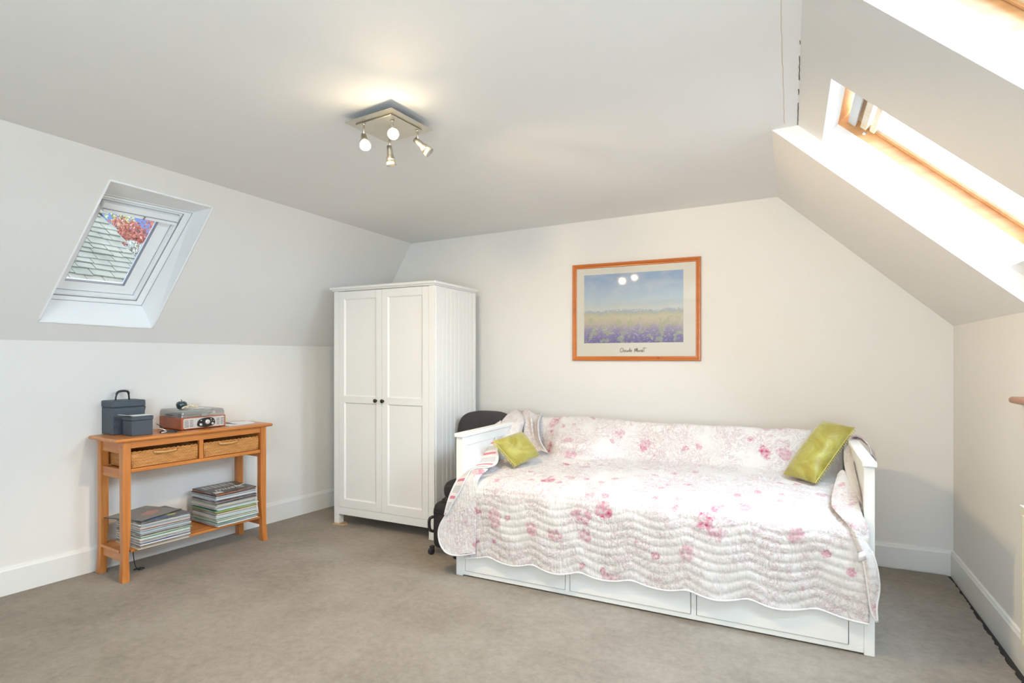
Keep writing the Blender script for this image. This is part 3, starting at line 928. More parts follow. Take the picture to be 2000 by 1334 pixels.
NF, NS = 96, 90
xs = [XA + (XB - XA) * i / 214 for i in range(215)]
rows = []
for x in xs:
    pr = qprofile(x)
    s = crom(pr, 260)
    al = arcs(s); 
    # front part sampled finely for the stitched waves
    Lf = 0.62; tot = al[-1]
    tv = [Lf * i / NF for i in range(NF + 1)] + [Lf + (tot - Lf) * (i + 1) / NS for i in range(NS)]
    col_ = []
    k = 0
    for v in tv:
        while k < len(al) - 2 and al[k + 1] < v: k += 1
        q = (v - al[k]) / max(1e-9, al[k + 1] - al[k]); p = s[k].lerp(s[k + 1], min(1, q))
        tg = (s[k + 1] - s[k]).normalized(); nm = Vector((0, -tg.z, tg.y)) * 1.0
        # scalloped hem: slide the lowest rows down in the hollows
        if v < 0.10:
            p = p + Vector((0, 0, 0.026 * scal(x) * (1 - v / 0.10)))
        # quilting
        A = 0.040 * (1 if v < 0.34 else max(0, 1 - (v - 0.34) / 0.04))
        if v < 0.375:
            w = v - 0.040 * scal(x) * 0.85 - 0.01
            spc = 0.046
        elif v < 0.56:
            w = v - 0.375; spc = 0.036
        else:
            w = v - 0.56; spc = 0.060
        ph = abs(math.sin(PI * w / spc))
        amp = 0.0075 if v < 0.56 else 0.0018
        puff = amp * (ph ** 0.33)
        rip = 0.0012 * math.sin(x * 330 + 9 * math.sin(v * 90) + 40 * v) * (1 if v < 0.56 else 0.5) * ph
        wob_ = 0.004 * math.sin(x * 23 + v * 9) * math.sin(v * 13 + x * 5)
        if v > 0.58: wob_ += 0.0035 * math.sin(x * 41 + v * 31) * math.sin(v * 27 - x * 19)
        p = p + nm * (puff + rip + wob_)
        xx = x + (max(0, (x - 0.05) / (XB - 0.05)) ** 2) * 0.040 * max(0.0, min(1.0, (0.52 - v) / 0.1))
        col_.append(Vector((xx, p.y, p.z)) + QO)
    rows.append(col_)
b = MB(); b.grid(rows)
b.build('quilt_top', M_QUILT, ql, solid=0.010, offset=-1)
b = MB(); b.tube([r[0] for r in rows], 0.0055, 8)
b.build('hem_binding', M_BIND, ql)

def loft(mb, cols, n=40, m=16, bulge=0.0, ripple=0.0, uv=False):
    """surface through a list of poly-lines (each a list of points), bulging towards the room"""
    C = [crom(c, n) for c in cols]
    P = []
    for i in range(n):
        line = crom([c[i] for c in C], m)
        row = []
        for j, p in enumerate(line):
            k = j / (m - 1)
            tocam = (Vector((0, 0, EYE)) - p).normalized()
            row.append(p + tocam * (bulge * math.sin(PI * k) + ripple * math.sin(i * 1.9 + 3 * k)) )
        P.append(row)
    mb.grid(P)
    return P
def tocrop(ox_, oy_, s):
    return lambda x, y: (ox_ + x / s, oy_ + y / s)
ca = tocrop(820, 780, 4.168)
AXI = -1.882       # just inside the left arm's inner face
def A_(x, y, Y): u, v = ca(x, y); return aty(u, v, Y) + QO
def set_uv(o, n, m, P):
    me = o.data; uvl = me.uv_layers.new(name='UVMap')
    L = [0.0]
    for i in range(1, n): L.append(L[-1] + (P[i][m // 2] - P[i - 1][m // 2]).length)
    for poly in me.polygons:
        for li in poly.loop_indices:
            vi = me.loops[li].vertex_index
            uvl.data[li].uv = ((vi % m) / (m - 1), L[vi // m])
# striped reverse turned up along the left edge
outer = [(575, 228, 3.70), (590, 268, 3.66), (556, 330, 3.60), (470, 420, 3.48), (425, 505, 3.39), (385, 565, 3.30), (335, 610, 3.17), (290, 680, 3.09), (250, 765, 3.065), (222, 850, 3.055), (200, 940, 3.05)]
inner_ = [(655, 175, 3.74), (628, 262, 3.64), (622, 330, 3.55), (636, 430, 3.42), (628, 515, 3.33), (560, 552, 3.24), (430, 570, 3.15), (372, 650, 3.07), (318, 760, 3.05), (262, 850, 3.045), (212, 950, 3.045)]
b = MB()
PP = loft(b, [[A_(*p) for p in outer], [(A_(*p) + A_(*q)) * 0.5 for p, q in zip(outer, inner_)], [A_(*q) for q in inner_]], 60, 14, 0.012, 0.001)
o = b.build('turned_up_edge', M_STRIPE, ql)
set_uv(o, 60, 14, PP)
md = o.modifiers.new('solid', 'SOLIDIFY'); md.thickness = 0.007; md.offset = -1
b = MB(); b.tube(crom([A_(*p) for p in outer], 60), 0.0045, 8); b.tube(crom([A_(*p) for p in inner_], 60), 0.0045, 8)
b.build('edge_binding', M_BIND, ql)
# side flap hanging in front of the left post
fl_l = [(430, 575, 3.14), (372, 655, 3.075), (316, 765, 3.058), (258, 858, 3.055), (205, 950, 3.055), (165, 1020, 3.05), (150, 1090, 3.05), (166, 1180, 3.05), (215, 1248, 3.05), (300, 1272, 3.055)]
fl_m = [(490, 575, 3.16), (440, 640, 3.085), (400, 740, 3.065), (370, 850, 3.06), (350, 950, 3.062), (330, 1040, 3.065), (330, 1110, 3.065), (345, 1180, 3.062), (370, 1240, 3.06), (400, 1264, 3.06)]
fl_r = [(560, 568, 3.20), (480, 640, 3.09), (462, 740, 3.074), (458, 850, 3.074), (456, 950, 3.074), (454, 1040, 3.074), (453, 1110, 3.074), (452, 1180, 3.074), (452, 1230, 3.074), (452, 1252, 3.074)]
b = MB(); loft(b, [[A_(*p) for p in fl_l], [A_(*p) for p in fl_m], [A_(*p) for p in fl_r]], 90, 34, 0.010, 0.0022)
b.build('side_flap', M_QUILT, ql, solid=0.009)
b = MB(); b.tube(crom([A_(*p) for p in fl_l[3:]] + [A_(452, 1252, 3.074)], 40), 0.005, 8); b.build('edge_binding', M_BIND, ql)
# heap of quilt over the left corner of the back and the arm
cb = tocrop(880, 780, 11.11)
def B_(x, y, Y): u, v = cb(x, y); return aty(u, v, Y) + QO
h1 = [(1090, 520, 3.80), (1040, 600, 3.76), (1010, 700, 3.70), (960, 830, 3.62), (985, 930, 3.55)]
h2 = [(1140, 430, 3.90), (1130, 560, 3.80), (1110, 680, 3.74), (1080, 800, 3.68), (1090, 940, 3.62)]
h3 = [(1280, 290, 4.02), (1290, 430, 3.90), (1290, 580, 3.82), (1290, 720, 3.78), (1300, 900, 3.74)]
h4 = [(1440, 215, 4.10), (1480, 350, 3.95), (1480, 520, 3.86), (1470, 680, 3.82), (1480, 900, 3.78)]
h5 = [(1530, 260, 4.13), (1590, 400, 3.98), (1600, 520, 3.92), (1560, 680, 3.92), (1560, 900, 3.86)]
b = MB(); loft(b, [[B_(*p) for p in q] for q in (h1, h2, h3, h4, h5)], 40, 48, 0.0, 0.0015)
g1 = [(1530, 262, 4.14), (1588, 400, 4.01), (1600, 520, 3.97), (1580, 700, 3.94), (1640, 900, 3.88), (1900, 1130, 3.80)]
g2 = [(1600, 235, 4.12), (1660, 400, 4.02), (1690, 560, 3.98), (1720, 720, 3.94), (1780, 900, 3.88), (1960, 1110, 3.80)]
g3 = [(1700, 230, 4.12), (1750, 400, 4.0), (1760, 560, 3.96), (1780, 720, 3.93), (1850, 920, 3.87), (1990, 1120, 3.79)]
g4 = [(1860, 330, 4.13), (1840, 480, 4.03), (1840, 620, 3.99), (1850, 760, 3.95), (1890, 960, 3.86), (2030, 1130, 3.78)]
g5 = [(1980, 290, 4.10), (1900, 450, 3.96), (1890, 600, 3.92), (1900, 760, 3.87), (1960, 960, 3.81), (2100, 1160, 3.77)]
loft(b, [[B_(*p) for p in q] for q in (g1, g2, g3, g4, g5)], 44, 40, 0.0, 0.0012)
b.build('corner_heap', M_QUILT, ql, solid=0.010)
# right end: strip over the arm, fold on the seat corner, hanging tail
cr_ = tocrop(1600, 840, 3.336)
def C_(x, y, Y): u, v = cr_(x, y); return aty(u, v, Y) + QO
s1 = [(275, 500, 3.20), (225, 400, 3.36), (182, 290, 3.58), (166, 180, 3.78), (170, 90, 3.88), (195, 42, 3.92), (240, 32, 3.93), (290, 55, 3.92), (330, 100, 3.88), (345, 160, 3.80)]
s2 = [(278, 520, 3.19), (245, 400, 3.35), (215, 290, 3.56), (205, 180, 3.74), (200, 100, 3.86), (215, 58, 3.96), (250, 40, 4.00), (300, 70, 3.99), (345, 120, 3.94), (362, 180, 3.86)]
s3 = [(280, 540, 3.185), (262, 420, 3.34), (238, 290, 3.55), (220, 180, 3.74), (212, 110, 3.9), (226, 66, 4.04), (262, 52, 4.07), (310, 84, 4.05), (355, 132, 4.0), (374, 200, 3.9)]
b = MB(); loft(b, [[C_(*p) for p in q] for q in (s1, s2, s3)], 70, 12, 0.004, 0.0008)
b.build('arm_strip', M_QUILT, ql, solid=0.009)
r1 = [(120, 285, 3.66), (86, 400, 3.40), (80, 495, 3.20), (130, 555, 3.115), (178, 610, 3.085), (215, 690, 3.07), (250, 780, 3.065), (285, 850, 3.06), (305, 960, 3.06), (320, 1060, 3.06), (335, 1170, 3.06), (372, 1252, 3.055)]
r2 = [(160, 272, 3.64), (170, 380, 3.40), (165, 470, 3.22), (190, 540, 3.13), (225, 620, 3.075), (255, 700, 3.055), (290, 780, 3.045), (325, 860, 3.04), (345, 960, 3.04), (356, 1050, 3.045), (362, 1150, 3.05), (376, 1254, 3.05)]
r3 = [(200, 285, 3.60), (235, 390, 3.36), (262, 480, 3.20), (282, 550, 3.12), (314, 630, 3.085), (308, 710, 3.08), (345, 790, 3.07), (372, 875, 3.065), (388, 960, 3.065), (392, 1050, 3.07), (376, 1150, 3.06), (381, 1250, 3.055)]
b = MB(); loft(b, [[C_(*p) for p in q] for q in (r1, r2, r3)], 90, 22, 0.012, 0.0016)
b.build('end_fold', M_QUILT, ql, solid=0.009)
b = MB(); b.tube(crom([C_(*p) for p in r1[7:]], 24), 0.004, 8); b.tube(crom([C_(*p) for p in r3[6:]], 24), 0.004, 8)
b.build('edge_binding', M_BIND, ql)
# joins the fold to the main sheet
k1 = [(40, 560, 3.10), (70, 640, 3.085), (120, 740, 3.085), (160, 840, 3.085), (200, 960, 3.085), (230, 1060, 3.085), (260, 1150, 3.085), (290, 1185, 3.085)]
# care label
b = MB(); P = []
for i in range(9):
    a = i / 8
    P.append([C_(252 + 6 * a, 800 + 62 * a, 3.035 - 0.02 * math.sin(PI * a)), C_(298 + 4 * a, 784 + 60 * a, 3.028 - 0.02 * math.sin(PI * a))])
b.grid(P); b.build('care_label', plain('white_satin_label', (0.85, 0.84, 0.88), 0.4), ql, solid=0.0008)

# ================================================================ cushions
M_SILK = None
m, N, b_ = mat('green_silk')
t = N.n('TexCoord')
n1 = N.n('TexNoise', {'Vector': t.outputs['Object'], 'Scale': 9.0, 'Detail': 4.0, 'Distortion': 1.2})
mpz = N.n('Mapping', {'Vector': t.outputs['Object'], 'Scale': (30, 200, 200)})
n2 = N.n('TexNoise', {'Vector': mpz.outputs[0], 'Scale': 1.0, 'Detail': 3.0})
c = N.ramp(n1.outputs[0], [(0.35, (0.29, 0.235, 0.022)), (0.65, (0.40, 0.37, 0.070))])
N.link(c, b_.inputs['Base Color']); b_.inputs['Roughness'].default_value = 0.38; b_.inputs['Sheen Weight'].default_value = 0.4
bp = N.n('Bump', {'Height': N.m('ADD', N.m('MULTIPLY', n1.outputs[0], 1.6), N.m('MULTIPLY', n2.outputs[0], 0.25)), 'Strength': 0.7, 'Distance': 0.012})
N.link(bp.outputs[0], b_.inputs['Normal'])
M_SILK = m
M_FRINGE = plain('gold_bead_fringe', (0.50, 0.42, 0.10), 0.4, 0.2)
def cushion(label, c4, thick, fringe_sides, wr=0.0):
    """c4 corners in order round the cushion; the front faces the camera"""
    c4 = [Vector(c) for c in c4]; cen = sum(c4, Vector()) / 4
    nm = (c4[2] - c4[0]).cross(c4[3] - c4[1]).normalized()
    if nm.dot(Vector((0, 0, EYE)) - cen) < 0: nm = -nm
    e = empty('green_cushion', cen)
    tag(e, label, 'cushion', 'small green silk cushions on the daybed')
    n = 34; b = MB()
    def S_(i, j, side):
        a, c = i / n, j / n
        p = (c4[0] * (1 - a) + c4[1] * a) * (1 - c) + (c4[3] * (1 - a) + c4[2] * a) * c
        x, y = 2 * a - 1, 2 * c - 1
        # edges pulled in between the corners
        p = p + (cen - p) * (0.012 * ((1 - x * x) * (y * y) ** 3 + (1 - y * y) * (x * x) ** 3))
        h = thick * ((1 - abs(x) ** 2.6) * (1 - abs(y) ** 2.6)) ** 0.55
        w = 0.0025 * math.sin(9 * x + 5 * y) * math.sin(7 * y - 3 * x) * (1 - x * x) * (1 - y * y)
        return p + nm * (side * h + w) - cen
    b.grid([[S_(i, j, 1) for j in range(n + 1)] for i in range(n + 1)])
    b.grid([[S_(i, j, -0.8) for j in range(n + 1)] for i in range(n + 1)], flip=True)
    b.build('cushion_body', M_SILK, e)
    for sd in fringe_sides:
        b = MB(); ee = []
        for k in range(n + 1):
            ij = {0: (k, 0), 1: (n, k), 2: (k, n), 3: (0, k)}[sd]
            ee.append(S_(ij[0], ij[1], 0))
        ec = crom(ee, 30)
        b.tube(ec, 0.0028, 6)
        for k in range(1, 29):
            p = ec[k]; d = (p - Vector((0, 0, 0))); d.z = 0
            out_ = (p - (p.project((ec[-1] - ec[0]).normalized()))).normalized()
            q = p + out_ * 0.012 + Vector((0, 0, -0.010))
            b.tube([p, q], [0.0016, 0.0024], 5)
            b.lathe([(0, -0.003), (0.0032, 0), (0, 0.003)], 6, Matrix.Translation(q))
        b.build('bead_fringe', M_FRINGE, e)
    return e
cushion('square green silk cushion with beaded fringe, leaning at the left end of the daybed',
        [atz(963, 861, 0.845), aty(1019, 842, 3.62), aty(1054, 890, 3.60), atz(1008, 911, 0.675)], 0.062, (3,))
cushion('green silk cushion leaning against the right arm of the daybed',
        [aty(1606, 822, 3.98), aty(1669, 835, 3.90), atz(1592, 944, 0.69), atz(1529, 926, 0.70)], 0.070, (1,))

# ================================================================ luggage between the wardrobe and the daybed
M_NYLON = plain('black_nylon', (0.022, 0.020, 0.021), 0.7, bump=0.35, bscale=220)
M_NYLON2 = plain('dark_brown_black_fabric', (0.040, 0.034, 0.035), 0.85, bump=0.3, bscale=160)
M_RUB = plain('black_rubber', (0.02, 0.02, 0.02), 0.45)
def soft_box(cx, cy, cz, sx, sy, sz, p=4.0, M=None, n=24, bumpf=None):
    mb = MB(); P = []
    for i in range(n + 1):
        th = PI * i / n
        row = []
        for j in range(2 * n + 1):
            ph = 2 * PI * j / (2 * n)
            def sg(v, e): return math.copysign(abs(v) ** e, v)
            e1 = 2 / p
            x = sg(math.sin(th), e1) * sg(math.cos(ph), e1); y = sg(math.sin(th), e1) * sg(math.sin(ph), e1); z = sg(math.cos(th), e1)
            v = Vector((cx + sx * x, cy + sy * y, cz + sz * z))
            row.append(M @ v if M is not None else v)
        P.append(row)
    mb.grid(P, flip=True)
    return mb
sc_ = empty('suitcase', (-2.20, 3.52, 0))
tag(sc_, 'small black soft wheeled suitcase on the carpet, half hidden between wardrobe and daybed', 'suitcase')
o = soft_box(0, 0, 0.205, 0.105, 0.15, 0.165, 7); o.build('case_body', M_NYLON, sc_)
b = MB(); b.tube([(0.105 * sx, 0.15 * sy, 0.315) for sx, sy in ()] or [(-0.106, -0.12, 0.30), (-0.106, 0.12, 0.30)], 0.003, 6)
b.tube([(-0.085, -0.152, 0.30), (0.09, -0.152, 0.30)], 0.003, 6); b.tube([(-0.085, -0.152, 0.325), (0.09, -0.152, 0.325)], 0.0022, 6)
b.build('zip', M_RUB, sc_)
b = MB(); b.tube(crom([Vector((-0.100, -0.13, 0.265)), Vector((-0.118, -0.148, 0.255)), Vector((-0.124, -0.15, 0.21)), Vector((-0.116, -0.146, 0.17)), Vector((-0.098, -0.13, 0.16))], 14), 0.011, 10)
b.build('carry_handle', M_RUB, sc_)
for sx in (-1, 1):
    for sy in (-1, 1):
        b = MB(); b.lathe([(0.0, -0.013), (0.020, -0.013), (0.024, -0.009), (0.024, 0.009), (0.020, 0.013), (0, 0.013)], 18, Matrix.Translation((sx * 0.105, sy * 0.15, 0.024)) @ Matrix.Rotation(PI / 2, 4, 'Y') @ Matrix.Rotation(0.3, 4, 'X'))
        b.box(sx * 0.105 - 0.017, sx * 0.105 + 0.017, sy * 0.14 - 0.012, sy * 0.14 + 0.012, 0.028, 0.062, 0.006)
        b.build('wheel', M_RUB, sc_)
bg_ = empty('rolled_bag', (-2.17, 3.50, 0.378))
tag(bg_, 'rounded black cloth bag resting on top of the small black suitcase', 'bag')
soft_box(0.02, 0.0, 0.075, 0.10, 0.11, 0.075, 2.6).build('bag_body', M_NYLON, bg_)
b = MB(); b.tube(crom([Vector((-0.04, -0.09, 0.03)), Vector((-0.06, -0.10, 0.012)), Vector((-0.02, -0.11, 0.004))], 8), 0.006, 8); b.build('strap', M_RUB, bg_)

pb_ = empty('padded_suitcase', (-2.20, 4.00, 0))
tag(pb_, 'large dark padded fabric suitcase standing upright behind the left arm of the daybed', 'suitcase')
P = []
def pd(z):
    return 1.0
n = 40
hx, hy, H = 0.245, 0.115, 0.975
b = MB(); P = []
for i in range(n + 1):
    k = i / n
    z = H * (0.05 + 0.95 * (1 - (1 - k) ** 2.0)) if k > 0 else 0.04
    z = 0.05 + (H - 0.05) * math.sin(PI / 2 * k) ** 0.9 if k > 0 else 0.05
    sh = max(0.0, 1 - max(0, (z - 0.72) / (H - 0.72)) ** 3.4) ** 0.30 if z > 0.72 else 1
    row = []
    for j in range(61):
        a = 2 * PI * j / 60
        c_, s_ = math.cos(a), math.sin(a)
        x = math.copysign(abs(c_) ** 0.45, c_) * hx * max(0.02, sh); y = math.copysign(abs(s_) ** 0.55, s_) * hy * max(0.02, sh ** 0.6)
        # stitched vertical channels
        ch = 1 - 0.075 * math.exp(-((abs(x) - 0.115) / 0.010) ** 2) - 0.03 * math.exp(-((abs(x) - 0.19) / 0.008) ** 2)
        row.append(Vector((x, y * ch, z)))
    P.append(row)
b.grid(P, flip=True)
b.build('case_body', M_NYLON2, pb_)
b = MB(); b.tube(crom([Vector((0.10, -0.05, H - 0.02)), Vector((0.09, -0.075, H - 0.05)), Vector((0.075, -0.112, H - 0.12)), Vector((0.07, -0.12, H - 0.2))], 10), [0.010] * 10, 6)
b.build('strap', M_NYLON, pb_)


# ================================================================ console table (local x along its length, local y towards the wall)
TA = Vector((-3.728, 2.086, 0)); TD = Vector((0.098, 0.995, 0)).normalized()
TR = math.atan2(TD.y, TD.x)
def tpos(s, y, z=0): return TA + TD * s + Vector((-TD.y, TD.x, 0)) * y + Vector((0, 0, z))
def tadd(name, s, y, z, label=None, cat=None, group=None, rz=0.0):
    e = empty(name, tpos(s, y, z), TR + rz)
    return tag(e, label, cat, group)
TZ = 0.898
tb = tadd('console_table', 0, 0, 0, 'narrow orange pine console table with sabre legs and a low shelf, against the left wall', 'table')
L_, D_, lw_ = 0.994, 0.342, 0.046
b = MB()
b.box(-0.048, L_ + 0.046, -0.024, D_ + 0.020, TZ - 0.022, TZ, 0.008)
b.build('table_top', M_PINE, tb)
for sx in (0, 1):
    for sy in (0, 1):
        b = MB(); P = []
        X0 = 0 if sx == 0 else L_ - lw_; Y0 = 0 if sy == 0 else D_ - lw_
        ins = 1 if sx == 0 else -1                     # inner side is towards +x on the left pair
        n = 26
        for i in range(n + 1):
            z = 0.8755 * i / n
            tp = max(0.0, 1 - z / 0.20)                # sabre foot
            wax = 0.010 * math.exp(-((z - 0.17) / 0.09) ** 2)
            kick = 0.020 * tp ** 2
            a0 = X0; a1 = X0 + lw_
            if ins > 0: a1 -= wax + 0.006 * tp; a0 -= kick * .4; a1 -= kick * .35
            else: a0 += wax + 0.006 * tp; a1 += kick * .4; a0 += kick * .45
            f0 = Y0 - (kick * 0.6 if sy == 0 else 0); f1 = Y0 + lw_ - (wax if sy == 0 else 0) + (kick * .6 if sy else 0)
            if sy == 0: f1 -= kick * .5
            P.append([(a0, f0), (a1, f0), (a1, f1), (a0, f1)])
        vs = [(x, y, 0.8755 * i / n) for i, r in enumerate(P) for x, y in r]
        fs = [(i * 4 + k, i * 4 + (k + 1) % 4, (i + 1) * 4 + (k + 1) % 4, (i + 1) * 4 + k) for i in range(n) for k in range(4)]
        fs += [(3, 2, 1, 0), tuple(n * 4 + k for k in range(4))]
        b.add(vs, fs)
        b.build('leg', M_PINEV, tb, bevel=0.002)
b = MB(); b.box(lw_, L_ - lw_, 0.008, 0.028, 0.832, 0.8755, 0.001); b.build('front_apron', M_PINE, tb)
b = MB(); b.box(lw_, L_ - lw_, D_ - 0.028, D_ - 0.010, 0.70, 0.8755, 0.001); b.build('back_apron', M_PINE, tb)
b = MB(); b.box(lw_, L_ - lw_, 0.004, 0.040, 0.678, 0.702, 0.003); b.box(lw_, L_ - lw_, 0.06, D_ - 0.04, 0.684, 0.696, 0.0)
b.build('front_rail', M_PINE, tb)
b = MB(); b.box(0.482, 0.510, 0.006, 0.034, 0.7025, 0.832, 0.002); b.build('divider', M_PINEV, tb)
b = MB(); b.box(0.488, 0.504, 0.034, D_ - 0.028, 0.6965, 0.80, 0.0); b.build('basket_runner', M_PINEY, tb)
for xa in (0.008, L_ - 0.030):
    b = MB()
    b.box(xa, xa + 0.022, lw_, D_ - lw_, 0.800, 0.8755, 0.001)
    b.box(xa, xa + 0.022, lw_, D_ - lw_, 0.640, 0.702, 0.003)
    b.box(xa, xa + 0.022, lw_ , lw_ + 0.022, 0.702, 0.800, 0.0)
    pn = b.build('side_panel', M_PINEY, tb)
    for z in (0.84, 0.668):
        b = MB(); xo = xa - 0.0008 if xa < 0.1 else xa + 0.0228
        b.lathe([(0.0, 0.0), (0.0045, 0.0), (0.0045, 0.001), (0, 0.001)], 10, Matrix.Translation((0.0 if xa < 0.1 else L_, lw_ * .5, z)) @ Matrix.Rotation(-PI / 2, 4, 'Y'))
        b.build('screw_plug', plain('grey_plug', (0.30, 0.24, 0.20), 0.6), tb)
b = MB(); b.box(-0.004, L_ + 0.004, lw_ + 0.002, D_ - lw_ - 0.002, 0.176, 0.194, 0.004); b.box(lw_ + .001, L_ - lw_ - .001, 0.004, lw_ + 0.002, 0.176, 0.194, 0.004)
b.box(lw_ + .001, L_ - lw_ - .001, D_ - lw_ - 0.002, D_ - 0.006, 0.176, 0.194, 0.004)
b.build('shelf', M_PINE, tb)
for xa in (0.010, L_ - 0.030):
    b = MB(); b.box(xa, xa + 0.020, lw_ - 0.004, D_ - lw_ + 0.004, 0.120, 0.1755, 0.002); b.build('shelf_rail', M_PINEY, tb)

# wicker baskets
m, N, b_ = mat('honey_wicker')
t = N.n('TexCoord'); sp = N.n('SeparateXYZ', {0: t.outputs['Object']})
xy = N.m('ADD', sp.outputs[0], sp.outputs[1])
warp = N.n('TexNoise', {'Vector': t.outputs['Object'], 'Scale': 30.0, 'Detail': 2.0})
zz_ = N.m('ADD', N.m('MULTIPLY', sp.outputs[2], 1.0), N.m('MULTIPLY', warp.outputs[0], 0.004))
row_ = N.m('ABSOLUTE', N.m('SINE', N.m('MULTIPLY', zz_, PI / 0.0052)))
stk = N.m('SINE', N.m('MULTIPLY', xy, PI / 0.011))
alt = N.m('SIGN', N.m('SINE', N.m('MULTIPLY', zz_, PI / 0.0104)))
wv = N.m('MULTIPLY_ADD', N.m('MULTIPLY', stk, alt), 0.25, 0.6)
h = N.m('MULTIPLY', N.m('POWER', row_, 0.5), wv)
n2 = N.n('TexNoise', {'Vector': N.n('Mapping', {'Vector': t.outputs['Object'], 'Scale': (12, 12, 130)}).outputs[0], 'Scale': 1.0, 'Detail': 3.0})
c = N.ramp(n2.outputs[0], [(0.3, (0.50, 0.20, 0.050)), (0.7, (0.82, 0.43, 0.145))])
c = N.mix(N.m('MULTIPLY', N.m('SUBTRACT', 1.0, N.m('MULTIPLY', h, 1.9), clamp=True), 0.75), c, (0.22, 0.09, 0.03))
N.link(c, b_.inputs['Base Color']); b_.inputs['Roughness'].default_value = 0.45
bp = N.n('Bump', {'Height': h, 'Strength': 1.0, 'Distance': 0.003}); N.link(bp.outputs[0], b_.inputs['Normal'])
M_WICK = m
M_CANE = wood('honey_cane', (0.48, 0.21, 0.06), (0.70, 0.38, 0.14), 0, rough=0.35)
M_BRASS = plain('pale_brass', (0.85, 0.72, 0.45), 0.25, 1.0)
def basket(s0, s1, dx, label):
    w = s1 - s0; y0, y1 = 0.016, 0.290; z0, z1 = 0.7030, 0.806
    e = tadd('wicker_basket', (s0 + s1) / 2, y0, z0, label, 'basket', 'honey wicker baskets under the console table top')
    h = z1 - z0; b = MB(); hw_ = w / 2
    NX, NZ = 60, 14
    def wall(p, q):
        """p, q in plan; woven wall bowed a little outwards"""
        P = []
        p, q = Vector((*p, 0)), Vector((*q, 0)); d = (q - p).normalized(); nrm = Vector((d.y, -d.x, 0))
        for i in range(NX + 1):
            row = []
            for k in range(NZ + 1):
                kk = k / NZ
                pt = p.lerp(q, i / NX) + nrm * (0.004 * math.sin(PI * kk) + 0.0018 * math.sin(i * PI / 2 + (k % 2) * PI)) + Vector((0, 0, h * kk * 0.96 + 0.002))
                row.append(pt)
            P.append(row)
        b.grid(P)
    c0 = [(-hw_ + 0.006, 0.006), (hw_ - 0.006, 0.006), (hw_ - 0.006, y1 - y0), (-hw_ + 0.006, y1 - y0)]
    for i in range(4): wall(c0[i], c0[(i + 1) % 4])
    b.box(-hw_ + 0.006, hw_ - 0.006, 0.006, y1 - y0, 0.0, 0.006)
    b.build('basket_body', M_WICK, e, solid=0.004, offset=-1)
    b = MB()
    ring_ = lambda z, g=0.0: [Vector((x, y, z)) for x, y in [(-hw_ + 0.008, 0.004), (hw_ - 0.008, 0.004), (hw_ - 0.004, 0.010), (hw_ - 0.004, y1 - y0 - .006), (hw_ - 0.010, y1 - y0), (-hw_ + 0.010, y1 - y0), (-hw_ + 0.004, y1 - y0 - .006), (-hw_ + 0.004, 0.010)]]
    for zc in (h - 0.006,):
        # plaited rim: two strands winding round each other
        base = ring_(zc); closed = base + [base[0]]
        pts_ = []
        for a, c in zip(closed, closed[1:]):
            n_ = max(2, int((c - a).length / 0.004)); pts_ += [a.lerp(c, i / n_) for i in range(n_)]
        for ph in (0, PI):
            q = [p + Vector((0, -0.0035 * math.cos(i * 0.42 + ph), 0.0045 * math.sin(i * 0.42 + ph))) for i, p in enumerate(pts_)]
            b.tube(q, 0.0045, 6, closed=True)
    b.tube(ring_(0.006), 0.006, 7, closed=True)
    for x in (-hw_ + 0.007, hw_ - 0.007):
        b.tube([(x, 0.004, 0.006), (x, 0.002, h - 0.01)], 0.0065, 8)
    b.build('rim', M_WICK, e)
    b = MB(); P = []
    for i in range(17):
        a = i / 16; x = dx - 0.075 + 0.15 * a; yy = -0.004 - 0.014 * math.sin(PI * a) ** 0.7
        zc = h - 0.017 - 0.004 * math.sin(PI * a)
        P.append([Vector((x, yy, zc - 0.008)), Vector((x, yy - 0.001, zc)), Vector((x, yy, zc + 0.008))])
    b.grid(P)
    hd = b.build('handle', M_CANE, e, solid=0.002)
    for x in (dx - 0.062, dx + 0.062):
        b = MB(); b.lathe([(0.0045, 0), (0.0035, 0.002), (0, 0.003)], 10, Matrix.Translation((x, -0.012, h - 0.019)) @ Matrix.Rotation(PI / 2, 4, 'X'))
        b.build('stud', M_BRASS, hd)
basket(0.052, 0.476, -0.004, 'honey wicker basket in the left bay of the console table, below the slate-blue boxes')
basket(0.516, 0.940, -0.03, 'honey wicker basket in the right bay of the console table, below the record player')

# ---------------------------------------------------------------- on top of the table
M_VINYL = plain('slate_leatherette', (0.060, 0.080, 0.105), 0.48, bump=0.25, bscale=260)
M_VINYLD = plain('dark_leatherette', (0.035, 0.048, 0.065), 0.5, bump=0.25, bscale=260)
yn = lambda n_: -n_                                      # distance in front of the leg line -> local y
e = tadd('record_case', 0.145, 0.362, TZ + 0.0005, 'large slate-blue record case with black handle, left end of the console table', 'case')
W2, Dp, Hc = 0.098, 0.118, 0.222
b = MB(); b.box(-W2, W2, -Dp, Dp, 0.0, Hc - 0.045, 0.004); b.build('case_body', M_VINYL, e)
b = MB(); b.box(-W2 - 0.003, W2 + 0.003, -Dp - 0.003, Dp + 0.003, Hc - 0.0448, Hc, 0.006)
b.prism([(-Dp - 0.003, Hc - 0.0448), (Dp + 0.003, Hc - 0.0448), (Dp * 0.4, Hc - 0.095), (-Dp * 0.9, Hc - 0.085)], 0.004, Matrix.Translation((W2 - 0.001, 0, 0)) @ Matrix(((0, 0, 1, 0), (1, 0, 0, 0), (0, 1, 0, 0), (0, 0, 0, 1))))
b.build('lid', M_VINYL, e)
